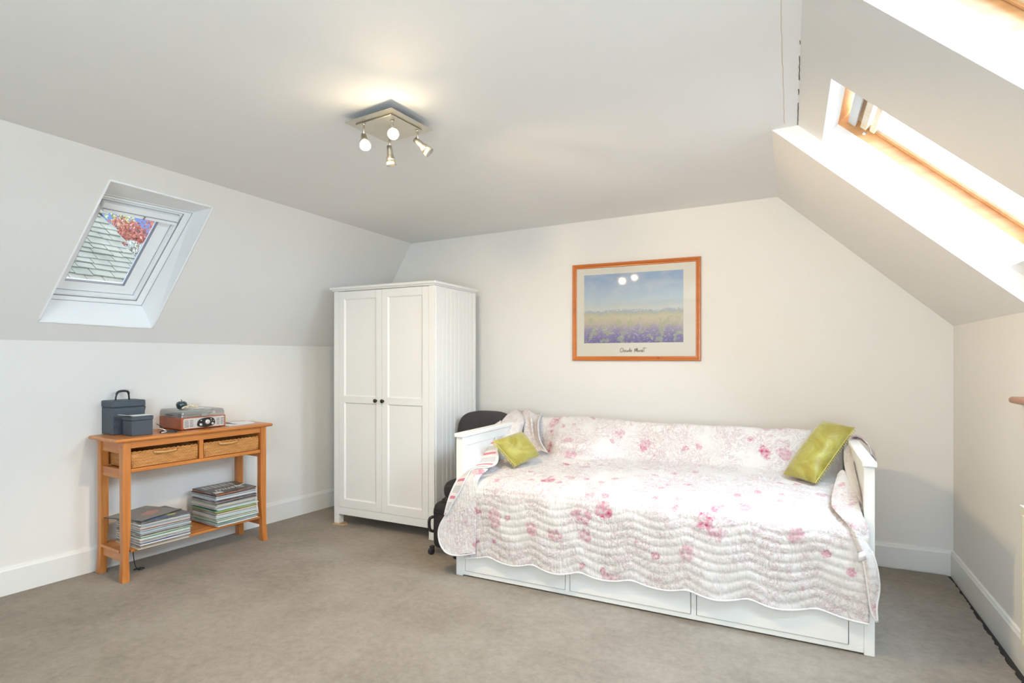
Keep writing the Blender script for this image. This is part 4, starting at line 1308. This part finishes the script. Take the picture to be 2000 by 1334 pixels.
b = MB(); b.tube(crom([Vector((-0.045, -0.03, Hc)), Vector((-0.040, -0.03, Hc + 0.03)), Vector((-0.030, -0.03, Hc + 0.054)), Vector((0.0, -0.03, Hc + 0.060)), Vector((0.030, -0.03, Hc + 0.054)), Vector((0.036, -0.03, Hc + 0.03)), Vector((0.038, -0.03, Hc))], 22), [0.0055] * 5 + [0.0075] * 12 + [0.0055] * 5, 8)
b.build('handle', M_BLACK, e)

e = tadd('storage_box', 0.150, 0.140, TZ + 0.0005, 'small slate-blue lidded box in front of the taller record case', 'box')
b = MB(); b.box(-0.064, 0.064, -0.060, 0.060, 0, 0.098, 0.003); b.build('box_body', M_VINYL, e)
b = MB(); b.box(-0.067, 0.067, -0.063, 0.063, 0.0985, 0.126, 0.004); b.build('lid', M_VINYL, e)
M_PAPER = plain('white_paper', (0.82, 0.83, 0.84), 0.7)
def sheet(name, s, y, z, w, d, rz, label, cat='paper', curl=0.0, group=None, mat_=None):
    e = tadd(name, s, y, z, None, None, None, rz)
    b = MB(); P = []
    for i in range(17):
        row = []
        for j in range(7):
            x = (i / 16 - .5) * w
            cu = curl * max(0, 1 - (i / 16) / 0.28) ** 1 * math.sin(min(1, (1 - (i / 16) / 0.28)) * 2.4) if i / 16 < .28 else 0
            row.append(Vector((x, (j / 6 - .5) * d, 0.0008 + cu)))
        P.append(row)
    b.grid(P, smooth=True)
    me = b.build(name, mat_ or M_PAPER, None, solid=0.0006, offset=1)
    me.location = e.location; me.rotation_euler = e.rotation_euler
    bpy.data.objects.remove(e)
    return tag(me, label, cat, group)
sheet('paper_sheet', 0.135, 0.135, TZ + 0.1275, 0.165, 0.115, 0.02, 'white sheet of paper curling off the lid of the small slate-blue box', curl=0.012)

# turntable
M_CHERRY = wood('red_cherry_veneer', (0.30, 0.060, 0.020), (0.46, 0.125, 0.045), 0, rough=0.3, coat=0.3, scale=0.6)
pl_ = tadd('record_player', 0.568, 0.258, TZ + 0.0005, 'retro red-brown wooden record player with silver front and clear lid', 'record player')
pw_, pd_, ph_ = 0.160, 0.158, 0.086
b = MB(); b.box(-pw_, pw_, -pd_, pd_, 0.004, ph_, 0.003); b.build('wooden_body', M_CHERRY, pl_)
for x in (-0.13, 0.13):
    for y in (-0.13, 0.13):
        b = MB(); b.lathe([(0.010, 0), (0.010, 0.0038)], 10, Matrix.Translation((x, y, 0))); b.build('rubber_foot', M_RUB, pl_)
FM = Matrix.Translation((0, -pd_ - 0.0003, 0.045)) @ Matrix.Rotation(PI / 2, 4, 'X')
def rrect(w, h, r, n=6, cx=0, cy=0):
    out = []
    for sx, sy, a0 in ((1, 1, 0), (-1, 1, 90), (-1, -1, 180), (1, -1, 270)):
        for i in range(n + 1):
            a = math.radians(a0 + 90 * i / n)
            out.append((cx + sx * (w / 2 - r) + r * math.cos(a), cy + sy * (h / 2 - r) + r * math.sin(a)))
    return out
b = MB(); b.prism(rrect(0.296, 0.070, 0.012), 0.003, FM)
M_SILV = plain('silver_paint', (0.72, 0.73, 0.73), 0.32, 0.5)
fp = b.build('front_panel', M_SILV, pl_)
b = MB()
for cx0 in (-0.118, 0.108):
    for r_ in range(5):
        for k, (o_, w_) in enumerate(((-0.020, 0.030), (0.014, 0.024)) if cx0 < 0 else ((-0.014, 0.022), (0.020, 0.030))):
            b.prism(rrect(w_, 0.0032, 0.0015, 3, cx0 + o_ + (0.012 if cx0 < 0 else 0.006), 0.020 - r_ * 0.0105), 0.0004, FM, z0=0.003)
tag(b.build('speaker_slots', M_BLACK, fp), kind='stuff')
b = MB(); dial = [(-0.036, -0.030), (-0.050, -0.026), (-0.058, -0.012), (-0.050, 0.014), (-0.030, 0.026), (0.0, 0.032), (0.034, 0.032), (0.056, 0.026), (0.068, 0.008), (0.070, -0.010), (0.060, -0.024), (0.034, -0.031), (0.0, -0.035)]
dl = [(p.x, p.y) for p in crom([Vector((x + 0.004, y, 0)) for x, y in dial + [dial[0]]], 48)][:-1]
b.prism(dl[::-1], 0.006, FM, z0=0.003); b.build('control_pod', M_BLACK, pl_)
for (x, y, r_, h_) in ((0.012, 0.002, 0.0175, 0.012), (-0.036, -0.014, 0.0095, 0.010), (0.050, -0.013, 0.0085, 0.007), (-0.032, 0.015, 0.0045, 0.004), (0.040, 0.021, 0.004, 0.003), (0.043, 0.008, 0.003, 0.002), (0.058, 0.006, 0.003, 0.002)):
    b = MB(); b.lathe([(r_ * 0.96, 0.0), (r_, h_ * 0.3), (r_ * 0.92, h_), (r_ * 0.5, h_ * 1.02), (0, h_ * 1.04)], 22, FM @ Matrix.Translation((x + 0.004, y, 0.009)))
    b.build('knob', M_SILV, pl_)
b = MB(); b.lathe([(0.0, 0.0), (0.132, 0.0), (0.134, 0.006), (0.132, 0.012), (0, 0.012)], 48, Matrix.Translation((-0.018, 0.012, ph_ + 0.001))); b.build('platter', plain('dark_rubber_mat', (0.03, 0.03, 0.032), 0.6), pl_)
m, N, b_ = mat('black_vinyl'); b_.inputs['Base Color'].default_value = (0.012, 0.012, 0.013, 1); b_.inputs['Roughness'].default_value = 0.22
t = N.n('TexCoord'); wv2 = N.n('TexWave', {'Vector': t.outputs['Object'], 'Scale': 90.0}, wave_type='RINGS', rings_direction='Z')
N.link(N.n('Bump', {'Height': wv2.outputs[0], 'Strength': 0.3, 'Distance': 0.001}).outputs[0], b_.inputs['Normal'])
b = MB(); b.lathe([(0.0, 0.0), (0.149, 0.0), (0.150, 0.001), (0.149, 0.0022), (0, 0.0022)], 64); b.build('record', m, pl_, loc=(-0.018, 0.012, ph_ + 0.0145)) 
b = MB(); b.lathe([(0.018, 0), (0.018, 0.014), (0.010, 0.020), (0.010, 0.028), (0, 0.028)], 20, Matrix.Translation((0.136, 0.110, ph_)))
b.tube(crom([Vector((0.136, 0.110, ph_ + 0.024)), Vector((0.134, 0.0, ph_ + 0.026)), Vector((0.122, -0.070, ph_ + 0.024)), Vector((0.100, -0.100, ph_ + 0.020))], 16), 0.0035, 8)
b.box(0.090, 0.106, -0.118, -0.094, ph_ + 0.014, ph_ + 0.024, 0.002)
b.build('tonearm', M_SILV, pl_)
# clear lid: hollow, rounded edges
M_CLEAR = glass('clear_acrylic', tint=(0.93, 0.95, 0.95), refl=0.10, rough=0.06, body=0.20)
b = MB()
lo = rrect(2 * pw_ - 0.006, 2 * pd_ - 0.006, 0.012); P = []
for (ins, z) in ((0, ph_ + 0.0015), (0.001, ph_ + 0.030), (0.004, ph_ + 0.042), (0.011, ph_ + 0.049), (0.020, ph_ + 0.051)):
    rr = rrect(2 * (pw_ - ins) - 0.006, 2 * (pd_ - ins) - 0.006, 0.012)
    P.append([Vector((x, y, z)) for x, y in rr + [rr[0]]])
b.grid(P, flip=True)
b.add(P[-1][:-1], [tuple(range(len(P[-1]) - 1))])
b.build('clear_lid', M_CLEAR, pl_)
b = MB(); b.box(-0.022, 0.022, -pd_ - 0.004, -pd_ + 0.004, ph_ + 0.001, ph_ + 0.020, 0.001)
b.build('lid_tab', M_CLEAR, pl_)
LZ = TZ + ph_ + 0.0525
# things on the lid
M_TEAL = plain('dark_teal_glaze', (0.020, 0.050, 0.060), 0.12, coat=0.8)
e = tadd('apple_ornament', 0.470, 0.215, LZ, 'glossy dark teal apple-shaped ornament on the lid of the record player', 'ornament')
b = MB(); b.lathe([(0.0, 0.004), (0.014, 0.0), (0.026, 0.006), (0.034, 0.022), (0.036, 0.036), (0.031, 0.050), (0.019, 0.058), (0.008, 0.055), (0, 0.050)], 28); b.build('fruit', M_TEAL, e)
b = MB(); b.tube(crom([Vector((0, 0, 0.050)), Vector((0.002, 0, 0.060)), Vector((-0.003, 0, 0.070))], 6), [0.0022] * 6, 6); b.build('stem', M_BLACK, e)
e = tadd('shell_bracelet', 0.498, 0.165, LZ, 'string of cream shells lying against the dark teal apple ornament', 'bracelet')
rnd = random.Random(3); M_SHELL = plain('cream_shell', (0.72, 0.62, 0.44), 0.3)
b = MB()
for k in range(13):
    a = k / 12; x = -0.045 + 0.10 * a; y = 0.004 * math.sin(k * 1.3); z = 0.013 + 0.012 * math.sin(PI * (1 - a)) + 0.003 * rnd.random()
    Q = Matrix.Translation((x, y, z)) @ Matrix.Rotation(rnd.uniform(0, 3), 4, 'Z') @ Matrix.Rotation(1.2, 4, 'X')
    b.lathe([(0, -0.011), (0.005, -0.006), (0.0065, 0.0), (0.004, 0.007), (0, 0.011)], 8, Q)
b.tube([(-0.045, 0, 0.010), (0, 0.002, 0.012), (0.055, 0, 0.008)], 0.0012, 5)
b.build('shells', M_SHELL, e)
e = tadd('key_ring', 0.530, 0.205, LZ + 0.012, 'bunch of steel keys and tags beside the dark teal apple ornament', 'keys')
b = MB(); b.tube([(0.014 * math.cos(a), 0.014 * math.sin(a), 0.004) for a in [i * PI / 8 for i in range(16)]], 0.0012, 5, closed=True); b.build('ring', M_STEEL, e)
for k, a in enumerate((0.2, 0.9, 1.7, 2.6)):
    b = MB(); Q = Matrix.Rotation(a, 4, 'Z') @ Matrix.Translation((0.014, 0, 0.006 + 0.003 * k)) @ Matrix.Rotation(-0.25, 4, 'Y')
    b.prism(rrect(0.022, 0.020, 0.009, 5, 0.010, 0), 0.002, Q); b.prism([(0.018, -0.003), (0.048, -0.003), (0.048, 0.001), (0.040, 0.004), (0.018, 0.003)], 0.002, Q)
    b.build('key', M_STEEL if k % 2 else M_SHELL, e)
for k, (s_, y_, z_, w_, d_, rz_, lb_) in enumerate((
    (0.520, 0.190, LZ, 0.13, 0.10, 0.15, 'white folded leaflet under the shells and keys on the record player lid'),
    (0.560, 0.200, LZ + 0.0028, 0.11, 0.08, -0.35, 'small white card on top of the leaflet on the record player lid'),
    (0.500, 0.215, LZ + 0.0056, 0.09, 0.06, 0.5, 'white slip of paper topmost under the keys on the record player lid'))):
    sheet('paper_sheet', s_, y_, z_, w_, d_, rz_, lb_, curl=0.003)
sheet('paper_sheet', 0.835, 0.140, TZ + 0.001, 0.21, 0.15, 0.06, 'open white booklet lying flat on the console table to the right of the record player', 'booklet', curl=0.0)
sheet('paper_sheet', 0.905, 0.200, TZ + 0.0035, 0.16, 0.20, -0.25, 'large thin white sheet on the right end of the console table, over the booklet', curl=0.006)
# phone with its charger lead
e = tadd('cordless_phone', 0.315, 0.085, TZ + 0.0008, 'small black phone lying between the slate-blue box and the record player', 'phone', rz=-0.5)
b = MB(); b.prism(rrect(0.100, 0.046, 0.018), 0.010, z0=0.0); b.prism(rrect(0.085, 0.034, 0.014), 0.004, z0=0.010); b.build('handset', M_BLACK, e)
b = MB(); b.prism(rrect(0.030, 0.020, 0.003, 4, -0.018, 0), 0.0006, z0=0.0142); b.build('screen', plain('grey_screen', (0.20, 0.26, 0.28), 0.15), e)
e = tadd('charger_lead', 0.27, 0.10, TZ + 0.003, 'black and white looped charger lead beside the black phone', 'cable')
b = MB()
b.tube(crom([Vector((0.0, 0.05, 0.055)), Vector((0.012, 0.02, 0.04)), Vector((0.02, 0.0, 0.012)), Vector((0.035, -0.01, 0.004)), Vector((0.075, -0.02, 0.002)), Vector((0.12, -0.015, 0.002)), Vector((0.125, 0.02, 0.002)), Vector((0.08, 0.04, 0.002)), Vector((0.06, 0.08, 0.002))], 50), 0.0022, 6)
b.build('black_lead', M_BLACK, e)
b = MB()
b.tube(crom([Vector((0.0, 0.03, 0.028)), Vector((0.015, 0.0, 0.022)), Vector((0.03, -0.015, 0.010)), Vector((0.02, -0.03, 0.006)), Vector((-0.01, -0.03, 0.004))], 24), 0.0028, 6)
b.build('white_lead', M_PAPER, e)

# ---------------------------------------------------------------- records on the shelf
PAL = [('grey', (0.30, 0.31, 0.31)), ('black', (0.03, 0.03, 0.035)), ('white', (0.80, 0.82, 0.82)), ('cream', (0.66, 0.60, 0.46)), ('pale blue', (0.50, 0.60, 0.68)),
       ('maroon', (0.26, 0.07, 0.09)), ('green', (0.10, 0.28, 0.17)), ('lime', (0.36, 0.52, 0.05)), ('brown', (0.22, 0.13, 0.08)), ('navy', (0.05, 0.06, 0.17)), ('orange', (0.62, 0.17, 0.05)), ('pale grey', (0.58, 0.60, 0.60))]
PM = {}
for nm_, c_ in PAL:
    m, N, b_ = mat(nm_.replace(' ', '_') + '_sleeve')
    t = N.n('TexCoord'); nz = N.n('TexNoise', {'Vector': t.outputs['Object'], 'Scale': 11.0, 'Detail': 4.0})
    ge = N.n('NewGeometry'); up = N.m('GREATER_THAN', N.m('ABSOLUTE', N.n('SeparateXYZ', {0: ge.outputs['Normal']}).outputs[2]), 0.7)
    st = N.n('TexNoise', {'Vector': N.n('Mapping', {'Vector': t.outputs['Object'], 'Scale': (9, 9, 1400)}).outputs[0], 'Scale': 1.0, 'Detail': 2.0})
    c = N.mix(N.m('MULTIPLY', nz.outputs[0], 0.5), c_, tuple(min(1, x * 0.6 + 0.05) for x in c_))
    edge = N.mix(N.m('GREATER_THAN', st.outputs[0], 0.60), c, (0.72, 0.74, 0.72))
    c = N.mix(up, edge, c)
    N.link(c, b_.inputs['Base Color']); b_.inputs['Roughness'].default_value = 0.4
    PM[nm_] = m
rnd = random.Random(11)
ORD = ['topmost', 'second', 'third', 'fourth', 'fifth', 'sixth', 'seventh', 'eighth', 'ninth', 'tenth', 'eleventh', 'twelfth', 'thirteenth', 'fourteenth', 'fifteenth', 'sixteenth',
       'seventeenth', 'eighteenth', 'nineteenth', 'twentieth', 'twenty-first', 'twenty-second', 'twenty-third', 'twenty-fourth', 'twenty-fifth', 'twenty-sixth', 'twenty-seventh', 'twenty-eighth', 'twenty-ninth', 'thirtieth',
       'thirty-first', 'thirty-second', 'thirty-third', 'thirty-fourth', 'thirty-fifth', 'thirty-sixth', 'thirty-seventh', 'thirty-eighth', 'thirty-ninth', 'fortieth']
def sleeve_mesh(th, w=0.156):
    mb = MB(); mb.box(-w, w, -w, w, 0, th, min(0.0008, th * .3)); return mb
def stack(s, y, hgt, seq, side, grp, topcols):
    z = 0.1945; cols = seq; n = len(cols); th0 = (hgt - 0.1945) / n
    for i, cn in enumerate(cols):
        th = th0 * rnd.uniform(0.75, 1.25) if i < n - 1 else max(0.003, hgt - z)
        k = n - 1 - i
        dx, dy = rnd.gauss(0, 0.004), rnd.gauss(0, 0.004)
        rz = rnd.gauss(0, 0.012)
        if k == 0: dx = dy = 0; rz = topcols
        b = sleeve_mesh(th - 0.0006)
        o = b.build('record_sleeve', PM[cn])
        o.location = tpos(s + dx, y + dy, z); o.rotation_euler.z = TR + rz
        where = ('topmost' if k == 0 else ORD[k] + ' from the top') if k < len(ORD) else 'low'
        tag(o, '%s record sleeve, %s in the %s stack under the table' % (cn, where, side), 'record', grp)
        z += th
        last = o
    return z, last
seqL = ['cream', 'grey', 'brown', 'white', 'navy', 'pale grey', 'cream', 'grey', 'white', 'green', 'cream', 'black', 'grey', 'white', 'pale blue', 'grey', 'white', 'maroon', 'cream', 'pale blue', 'grey', 'white', 'grey', 'black']
seqR = ['orange', 'white', 'grey', 'pale grey', 'green', 'white', 'grey', 'cream', 'green', 'white', 'pale blue', 'white', 'grey', 'cream', 'brown', 'lime', 'green', 'white', 'pale blue', 'grey', 'cream', 'pale grey', 'cream', 'black', 'grey', 'maroon', 'black', 'pale blue', 'white', 'grey', 'white', 'black', 'orange', 'black']
zl, tl = stack(0.235, 0.112, 0.362, seqL, 'left', 'records in the left stack under the table', 0.03)
zr, tr_ = stack(0.748, 0.146, 0.437, seqR, 'right', 'records in the right stack under the table', -0.02)
# printed covers of the topmost sleeves
M_LET = plain('faded_lettering', (0.52, 0.54, 0.52), 0.5); M_LETW = plain('white_lettering', (0.78, 0.78, 0.74), 0.5)
M_ROSE = plain('faded_rose_print', (0.50, 0.28, 0.25), 0.5); M_BLUEP = plain('blue_print', (0.07, 0.20, 0.46), 0.5); M_YEL = plain('yellow_green_print', (0.48, 0.52, 0.16), 0.5)
M_DARKC = plain('charcoal_cover', (0.10, 0.105, 0.115), 0.35, var=0.3, bscale=60)
def ztop(o): return max(v.co.z for v in o.data.vertices)
h0 = ztop(tr_) + 0.0003
b = MB(); b.box(-0.154, 0.154, -0.154, 0.154, h0 - 0.0003, h0, 0); b.build('cover_print', M_DARKC, tr_)
b = MB()
for i, w in enumerate((0.022, 0.016, 0.024, 0.018, 0.022, 0.016, 0.020)):
    x = -0.125 + i * 0.034
    b.prism([(x, 0.030), (x + w, 0.030), (x + w + 0.006, 0.120), (x + 0.006, 0.120)], 0.0003, z0=h0)
b.build('cover_lettering', M_LET, tr_)
text_mesh('cover_title', 'music', 0.098, Matrix.Translation((-0.005, -0.045, h0 + 0.0004)) @ Matrix.Rotation(0.10, 4, 'Z'), M_LETW, tr_, shear=0.35)
text_mesh('cover_title', 'FOR', 0.026, Matrix.Translation((0.075, -0.088, h0 + 0.0004)), M_LETW, tr_)
b = MB(); b.tube(crom([Vector((0.065, -0.018, h0)), Vector((0.090, -0.040, h0)), Vector((0.125, -0.012, h0)), Vector((0.150, -0.010, h0))], 14), 0.003, 5)
b.prism([(-0.15, -0.15), (-0.09, -0.15), (-0.09, -0.10), (-0.15, -0.10)], 0.0003, z0=h0); b.build('cover_lettering', M_LETW, tr_)
h0 = ztop(tl) + 0.0003
b = MB(); b.box(-0.154, 0.154, -0.154, 0.154, h0 - 0.0003, h0, 0); b.build('cover_print', M_DARKC, tl)
def blob(cx, cy, rx, ry, seed, z, n=18, ang=0.0):
    r_ = random.Random(seed); out = []
    for i in range(n):
        a = 2 * PI * i / n; k = r_.uniform(0.75, 1.15)
        x, y = rx * k * math.cos(a), ry * k * math.sin(a)
        out.append((cx + x * math.cos(ang) - y * math.sin(ang), cy + x * math.sin(ang) + y * math.cos(ang)))
    return out
b = MB(); b.prism(blob(-0.03, -0.125, 0.075, 0.014, 5, 0, ang=-0.15), 0.0003, z0=h0); b.build('cover_patch', M_BLUEP, tl)
b = MB(); b.prism(blob(0.055, -0.105, 0.030, 0.022, 6, 0), 0.0003, z0=h0); b.build('cover_patch', M_YEL, tl)
b = MB(); b.prism(blob(0.10, 0.02, 0.034, 0.014, 7, 0), 0.0003, z0=h0); b.build('cover_patch', M_ROSE, tl)
b = sleeve_mesh(0.0035, 0.156); o = b.build('record_sleeve', PM['black'])
o.location = tpos(0.200, 0.170, zl + 0.0012); o.rotation_euler = (0.0, 0.0, TR + 0.30)
tag(o, 'dark sleeve with a faded rose picture lying askew on top of the left stack', 'record', 'records in the left stack under the table')
b = MB(); b.box(-0.150, 0.150, -0.150, 0.150, 0.0035, 0.0038, 0); b.build('cover_print', plain('grey_brown_cover', (0.25, 0.24, 0.22), 0.45, var=0.25, bscale=40), o)
b = MB(); b.prism(blob(0.02, -0.03, 0.085, 0.045, 9, 0, ang=0.3), 0.0003, z0=0.0039); b.build('cover_patch', M_ROSE, o)
# loose lead on the floor behind the table foot
b = MB(); b.tube(crom([Vector((0, 0, 0.17)), Vector((0.004, 0.004, 0.10)), Vector((0.015, 0, 0.03)), Vector((0.03, -0.01, 0.004)), Vector((0.07, 0.0, 0.004)), Vector((0.05, 0.03, 0.004)), Vector((0.01, 0.02, 0.004)), Vector((0.03, 0.0, 0.008))], 40), 0.0026, 6)
b.lathe([(0, 0.003), (0.010, 0.003), (0.010, 0.012), (0, 0.012)], 10, Matrix.Translation((0.045, 0.01, 0)))
o = b.build('electric_lead', M_BLACK); o.location = tpos(0.13, 0.16, 0.0); o.rotation_euler.z = TR
tag(o, 'thin black electric lead hanging to the carpet under the console table', 'cable')

# ================================================================ right wall: radiator and wooden window board
M_RADC = plain('cream_enamel', (0.78, 0.74, 0.60), 0.35)
rd = empty('radiator', (XR - 0.05, 2.55, 0.2)); tag(rd, 'cream panel radiator with a slotted top grille on the right wall', 'radiator')
def rb(mb, xa, xb, ya, yb, za, zb, c=0.002): mb.box(xa - rd.location.x, xb - rd.location.x, ya - 2.55, yb - 2.55, za - 0.2, zb - 0.2, c)
RX0, RX1, RY0, RY1, RZ0, RZ1 = 0.862, 0.925, 1.35, 3.09, 0.175, 0.775
b = MB()
rb(b, RX0 + 0.006, RX0 + 0.012, RY0, RY1, RZ0, RZ1)
yy = RY1 - 0.030
while yy > RY0 + 0.05:
    b.prism([(yy - 2.55, RZ0 - 0.2 + 0.03), (yy - 0.018 - 2.55, RZ0 - 0.2 + 0.03), (yy - 0.018 - 2.55, RZ1 - 0.2 - 0.03), (yy - 2.55, RZ1 - 0.2 - 0.03)], 0.006,
            Matrix.Translation((RX0 - rd.location.x, 0, 0)) @ Matrix(((0, 0, 1, 0), (1, 0, 0, 0), (0, 1, 0, 0), (0, 0, 0, 1))))
    yy -= 0.034
b.build('front_panel', M_RADC, rd)
b = MB(); rb(b, RX0 + 0.010, RX1, RY1 - 0.012, RY1 + 0.002, RZ0, RZ1 - 0.004); rb(b, RX1 - 0.01, RX1, RY0, RY1 - .012, RZ0, RZ1 - 0.01); b.build('side_cover', M_RADC, rd)
b = MB()
rb(b, RX0 + 0.004, RX0 + 0.012, RY0, RY1 + 0.004, RZ1 + 0.0005, RZ1 + 0.008); rb(b, RX1 - 0.006, RX1 + 0.004, RY0, RY1 + 0.004, RZ1 + 0.0005, RZ1 + 0.008)
yy = RY1 - 0.008
while yy > RY0:
    rb(b, RX0 + 0.012, RX1 - 0.006, yy, yy + 0.010, RZ1 + 0.001, RZ1 + 0.006, 0); yy -= 0.022
b.build('top_grille', M_UPVC, rd)
b = MB()
for y in (RY1 - 0.25, RY0 + 0.25): rb(b, RX1, XR - 0.0005, y - 0.02, y + 0.02, 0.30, 0.70, 0)
b.build('wall_bracket', M_UPVC, rd)
b = MB()
py, pz = 3.33, 1.212
y0_, y1_ = 2.0, py
prof = [(XR - 0.001, -0.014), (XR - 0.050, -0.014), (XR - 0.058, -0.008), (XR - 0.060, 0), (XR - 0.058, 0.008), (XR - 0.050, 0.014), (XR - 0.001, 0.014)]
P = []
for k in range(20):
    a = k / 19
    yv = y0_ + (y1_ - y0_) * a
    q = 1.0 if yv < y1_ - 0.03 else math.sqrt(max(0.0, 1 - ((yv - y1_ + 0.03) / 0.03) ** 2)) * 0.9 + 0.1
    P.append([Vector((XR - 0.001 + (x - XR + 0.001) * q, yv, pz + z * min(1, q + .2))) for x, z in prof])
yv = [y0_, y1_ - 0.03, y1_ - 0.02, y1_ - 0.01, y1_ - 0.003, y1_]
P = []
for y in yv:
    q = 1.0 if y <= y1_ - 0.03 else math.sqrt(max(0.0, 1 - ((y - y1_ + 0.03) / 0.031) ** 2))
    P.append([Vector((XR - 0.001 + (x - XR + 0.001) * q, y - 2.6, z * min(1, q + .25))) for x, z in prof])
b.grid(P)
o = b.build('window_board', wood('brown_board', (0.34, 0.13, 0.06), (0.46, 0.20, 0.10), 1)); o.location = (0, 2.6, pz)
tag(o, 'brown wooden board with a rounded end on the right wall above the radiator', 'shelf')

# ================================================================ outside the left window: slate roof and copper beech
m, N, b_ = mat('grey_green_slates')
t = N.n('TexCoord')
ob = N.n('TexNoise', {'Vector': t.outputs['Object'], 'Scale': 3.0, 'Detail': 4.0})
c = N.ramp(ob.outputs[0], [(0.3, (0.15, 0.175, 0.155)), (0.7, (0.27, 0.295, 0.265))])
N.link(c, b_.inputs['Base Color']); b_.inputs['Roughness'].default_value = 0.8
M_SLATE = m
def on_roof(u, v):
    """point of the neighbouring roof plane z = 1.7 - 0.9 (x + 6.5)"""
    r = pix(u, v); t = (1.7 - 0.9 * 6.5 - EYE) / (r.z + 0.9 * r.x)
    return Vector((0, 0, EYE)) + r * t
RPX = [(40, 660), (285, 660), (285, 530), (256, 506), (229, 466), (196, 405), (185, 385), (150, 330), (40, 330)]
RP = [on_roof(*q) for q in RPX]
rc_ = Vector((RP[4].x, RP[4].y, -3.0))
nr = empty('slate_roof', rc_); tag(nr, 'neighbouring pitched roof of weathered grey-green slates seen through the left window', 'roof')
rs = Vector((0, 1, 0)); rh = Vector((-1, 0, 0.9)).normalized(); rn = Vector((0.9, 0, 1)).normalized()
R0 = RP[4]
def to2(p): d = p - R0; return (d.dot(rs), d.dot(rh))
poly2 = [to2(p) for p in RP]
def inside(x, y):
    c = False; n = len(poly2)
    for i in range(n):
        x1, y1 = poly2[i]; x2, y2 = poly2[i - 1]
        if (y1 > y) != (y2 > y) and x < (x2 - x1) * (y - y1) / (y2 - y1) + x1: c = not c
    return c
b = MB(); b.add([p - rn * 0.03 - rc_ for p in RP] + [p - rn * 0.12 - rc_ for p in RP], [tuple(range(9)), tuple(range(9, 18))[::-1]] + [(i, 9 + i, 9 + (i + 1) % 9, (i + 1) % 9) for i in range(9)])
b.build('roof_deck', plain('roof_shadow_felt', (0.05, 0.055, 0.05), 0.9), nr)
rnd = random.Random(5); b = MB()
xs2 = [q[0] for q in poly2]; ys2 = [q[1] for q in poly2]
exp_, row_i, h_ = 0.125, 0, min(ys2)
SM = [M_SLATE]
while h_ < max(ys2):
    x = min(xs2) - rnd.random() * 0.15
    ex = exp_ * rnd.uniform(0.85, 1.15)
    while x < max(xs2):
        w = rnd.uniform(0.11, 0.24)
        if inside(x + w / 2, h_ + ex / 2):
            j = rnd.uniform(-0.012, 0.012); th = rnd.uniform(0.010, 0.018); tilt = rnd.uniform(-0.01, 0.01)
            q = [(x + 0.004, h_ + j), (x + w - 0.004, h_ + j + tilt), (x + w - 0.004, h_ + ex + 0.05), (x + 0.004, h_ + ex + 0.05)]
            lift = [0.022, 0.022, 0.0, 0.0]
            top = [R0 + rs * a + rh * c + rn * (l + th) - rc_ for (a, c), l in zip(q, lift)]
            bot = [R0 + rs * a + rh * c + rn * l - rc_ for (a, c), l in zip(q, lift)]
            b.add(top + bot, [(0, 1, 2, 3), (0, 4, 5, 1), (1, 5, 6, 2), (3, 7, 4, 0)])
        x += w
    h_ += ex
b.build('slates', M_SLATE, nr)
lo_ = RP[0]; b = MB(); b.box(-0.3 - 0.2 + (RP[1].x - rc_.x) - 2.5, RP[1].x - rc_.x - 0.4, RP[0].y - rc_.y, RP[1].y - rc_.y - 0.1, 0, RP[1].z - rc_.z - 0.1)
b.build('house_wall', plain('grey_render', (0.5, 0.5, 0.47), 0.9), nr)
def leafy(name, cen, rad, cols, n, size, label, seed, trunk=True):
    e = empty(name, (cen.x, cen.y, -3.0)); tag(e, label, 'tree')
    r_ = random.Random(seed); o_ = cen - e.location
    lobes = [(o_, rad * 0.62)] + [(o_ + Vector((r_.gauss(0, 1), r_.gauss(0, 1), r_.gauss(0, 0.8))).normalized() * rad * 0.62, rad * r_.uniform(0.3, 0.45)) for _ in range(12)]
    b = MB()
    for i in range(n):
        c, lr = r_.choice(lobes)
        d = Vector((r_.gauss(0, 1), r_.gauss(0, 1), r_.gauss(0, 1))).normalized()
        p = c + d * lr * r_.uniform(0.75, 1.05)
        a = Vector((r_.gauss(0, 1), r_.gauss(0, 1), r_.gauss(0, 1))).normalized(); q = a.orthogonal().normalized(); s_ = size * r_.uniform(0.6, 1.3)
        b.cur = 0 if r_.random() > 0.16 else 1
        b.add([p - a * s_, p + q * s_ * .5, p + a * s_, p - q * s_ * .5], [(0, 1, 2, 3)])
    b.build('foliage', cols, e)
    if trunk:
        b = MB(); b.tube(crom([Vector((0, 0, 0)), Vector((0.05, 0.03, o_.z * 0.5)), o_ + Vector((0, 0, -0.2 * rad))], 10), [0.12 - 0.008 * i for i in range(10)], 9)
        for k in range(5):
            d = Vector((r_.gauss(0, 1), r_.gauss(0, 1), 0.6)).normalized(); b.tube([o_ - Vector((0, 0, 0.5 * rad)), o_ + d * rad * 0.7], [0.04, 0.01], 6)
        b.build('trunk', plain('bark', (0.20, 0.16, 0.12), 0.9), e)
    return e
leafy('copper_beech', atx(302, 476, -10.0), 0.72, [plain('copper_leaf', (0.40, 0.13, 0.10), 0.6, var=0.3, bscale=40), plain('pink_leaf', (0.62, 0.34, 0.30), 0.6)], 8000, 0.026, 'copper-red leaved tree beyond the slate roof, seen through the left window', 1)
leafy('green_tree', atx(236, 432, -12.6), 0.30, [plain('yellow_green_leaf', (0.38, 0.46, 0.16), 0.6), plain('ochre_leaf', (0.60, 0.50, 0.22), 0.6)], 420, 0.026, 'sparse yellow-green tree top against the sky, between slate roof and copper-red tree', 3)
leafy('grey_shrub', atx(268, 492, -9.4), 0.22, [plain('grey_green_leaf', (0.42, 0.50, 0.48), 0.6), plain('pale_leaf', (0.70, 0.74, 0.74), 0.6)], 900, 0.020, 'small grey-green conifer in front of the copper-red tree outside', 4)
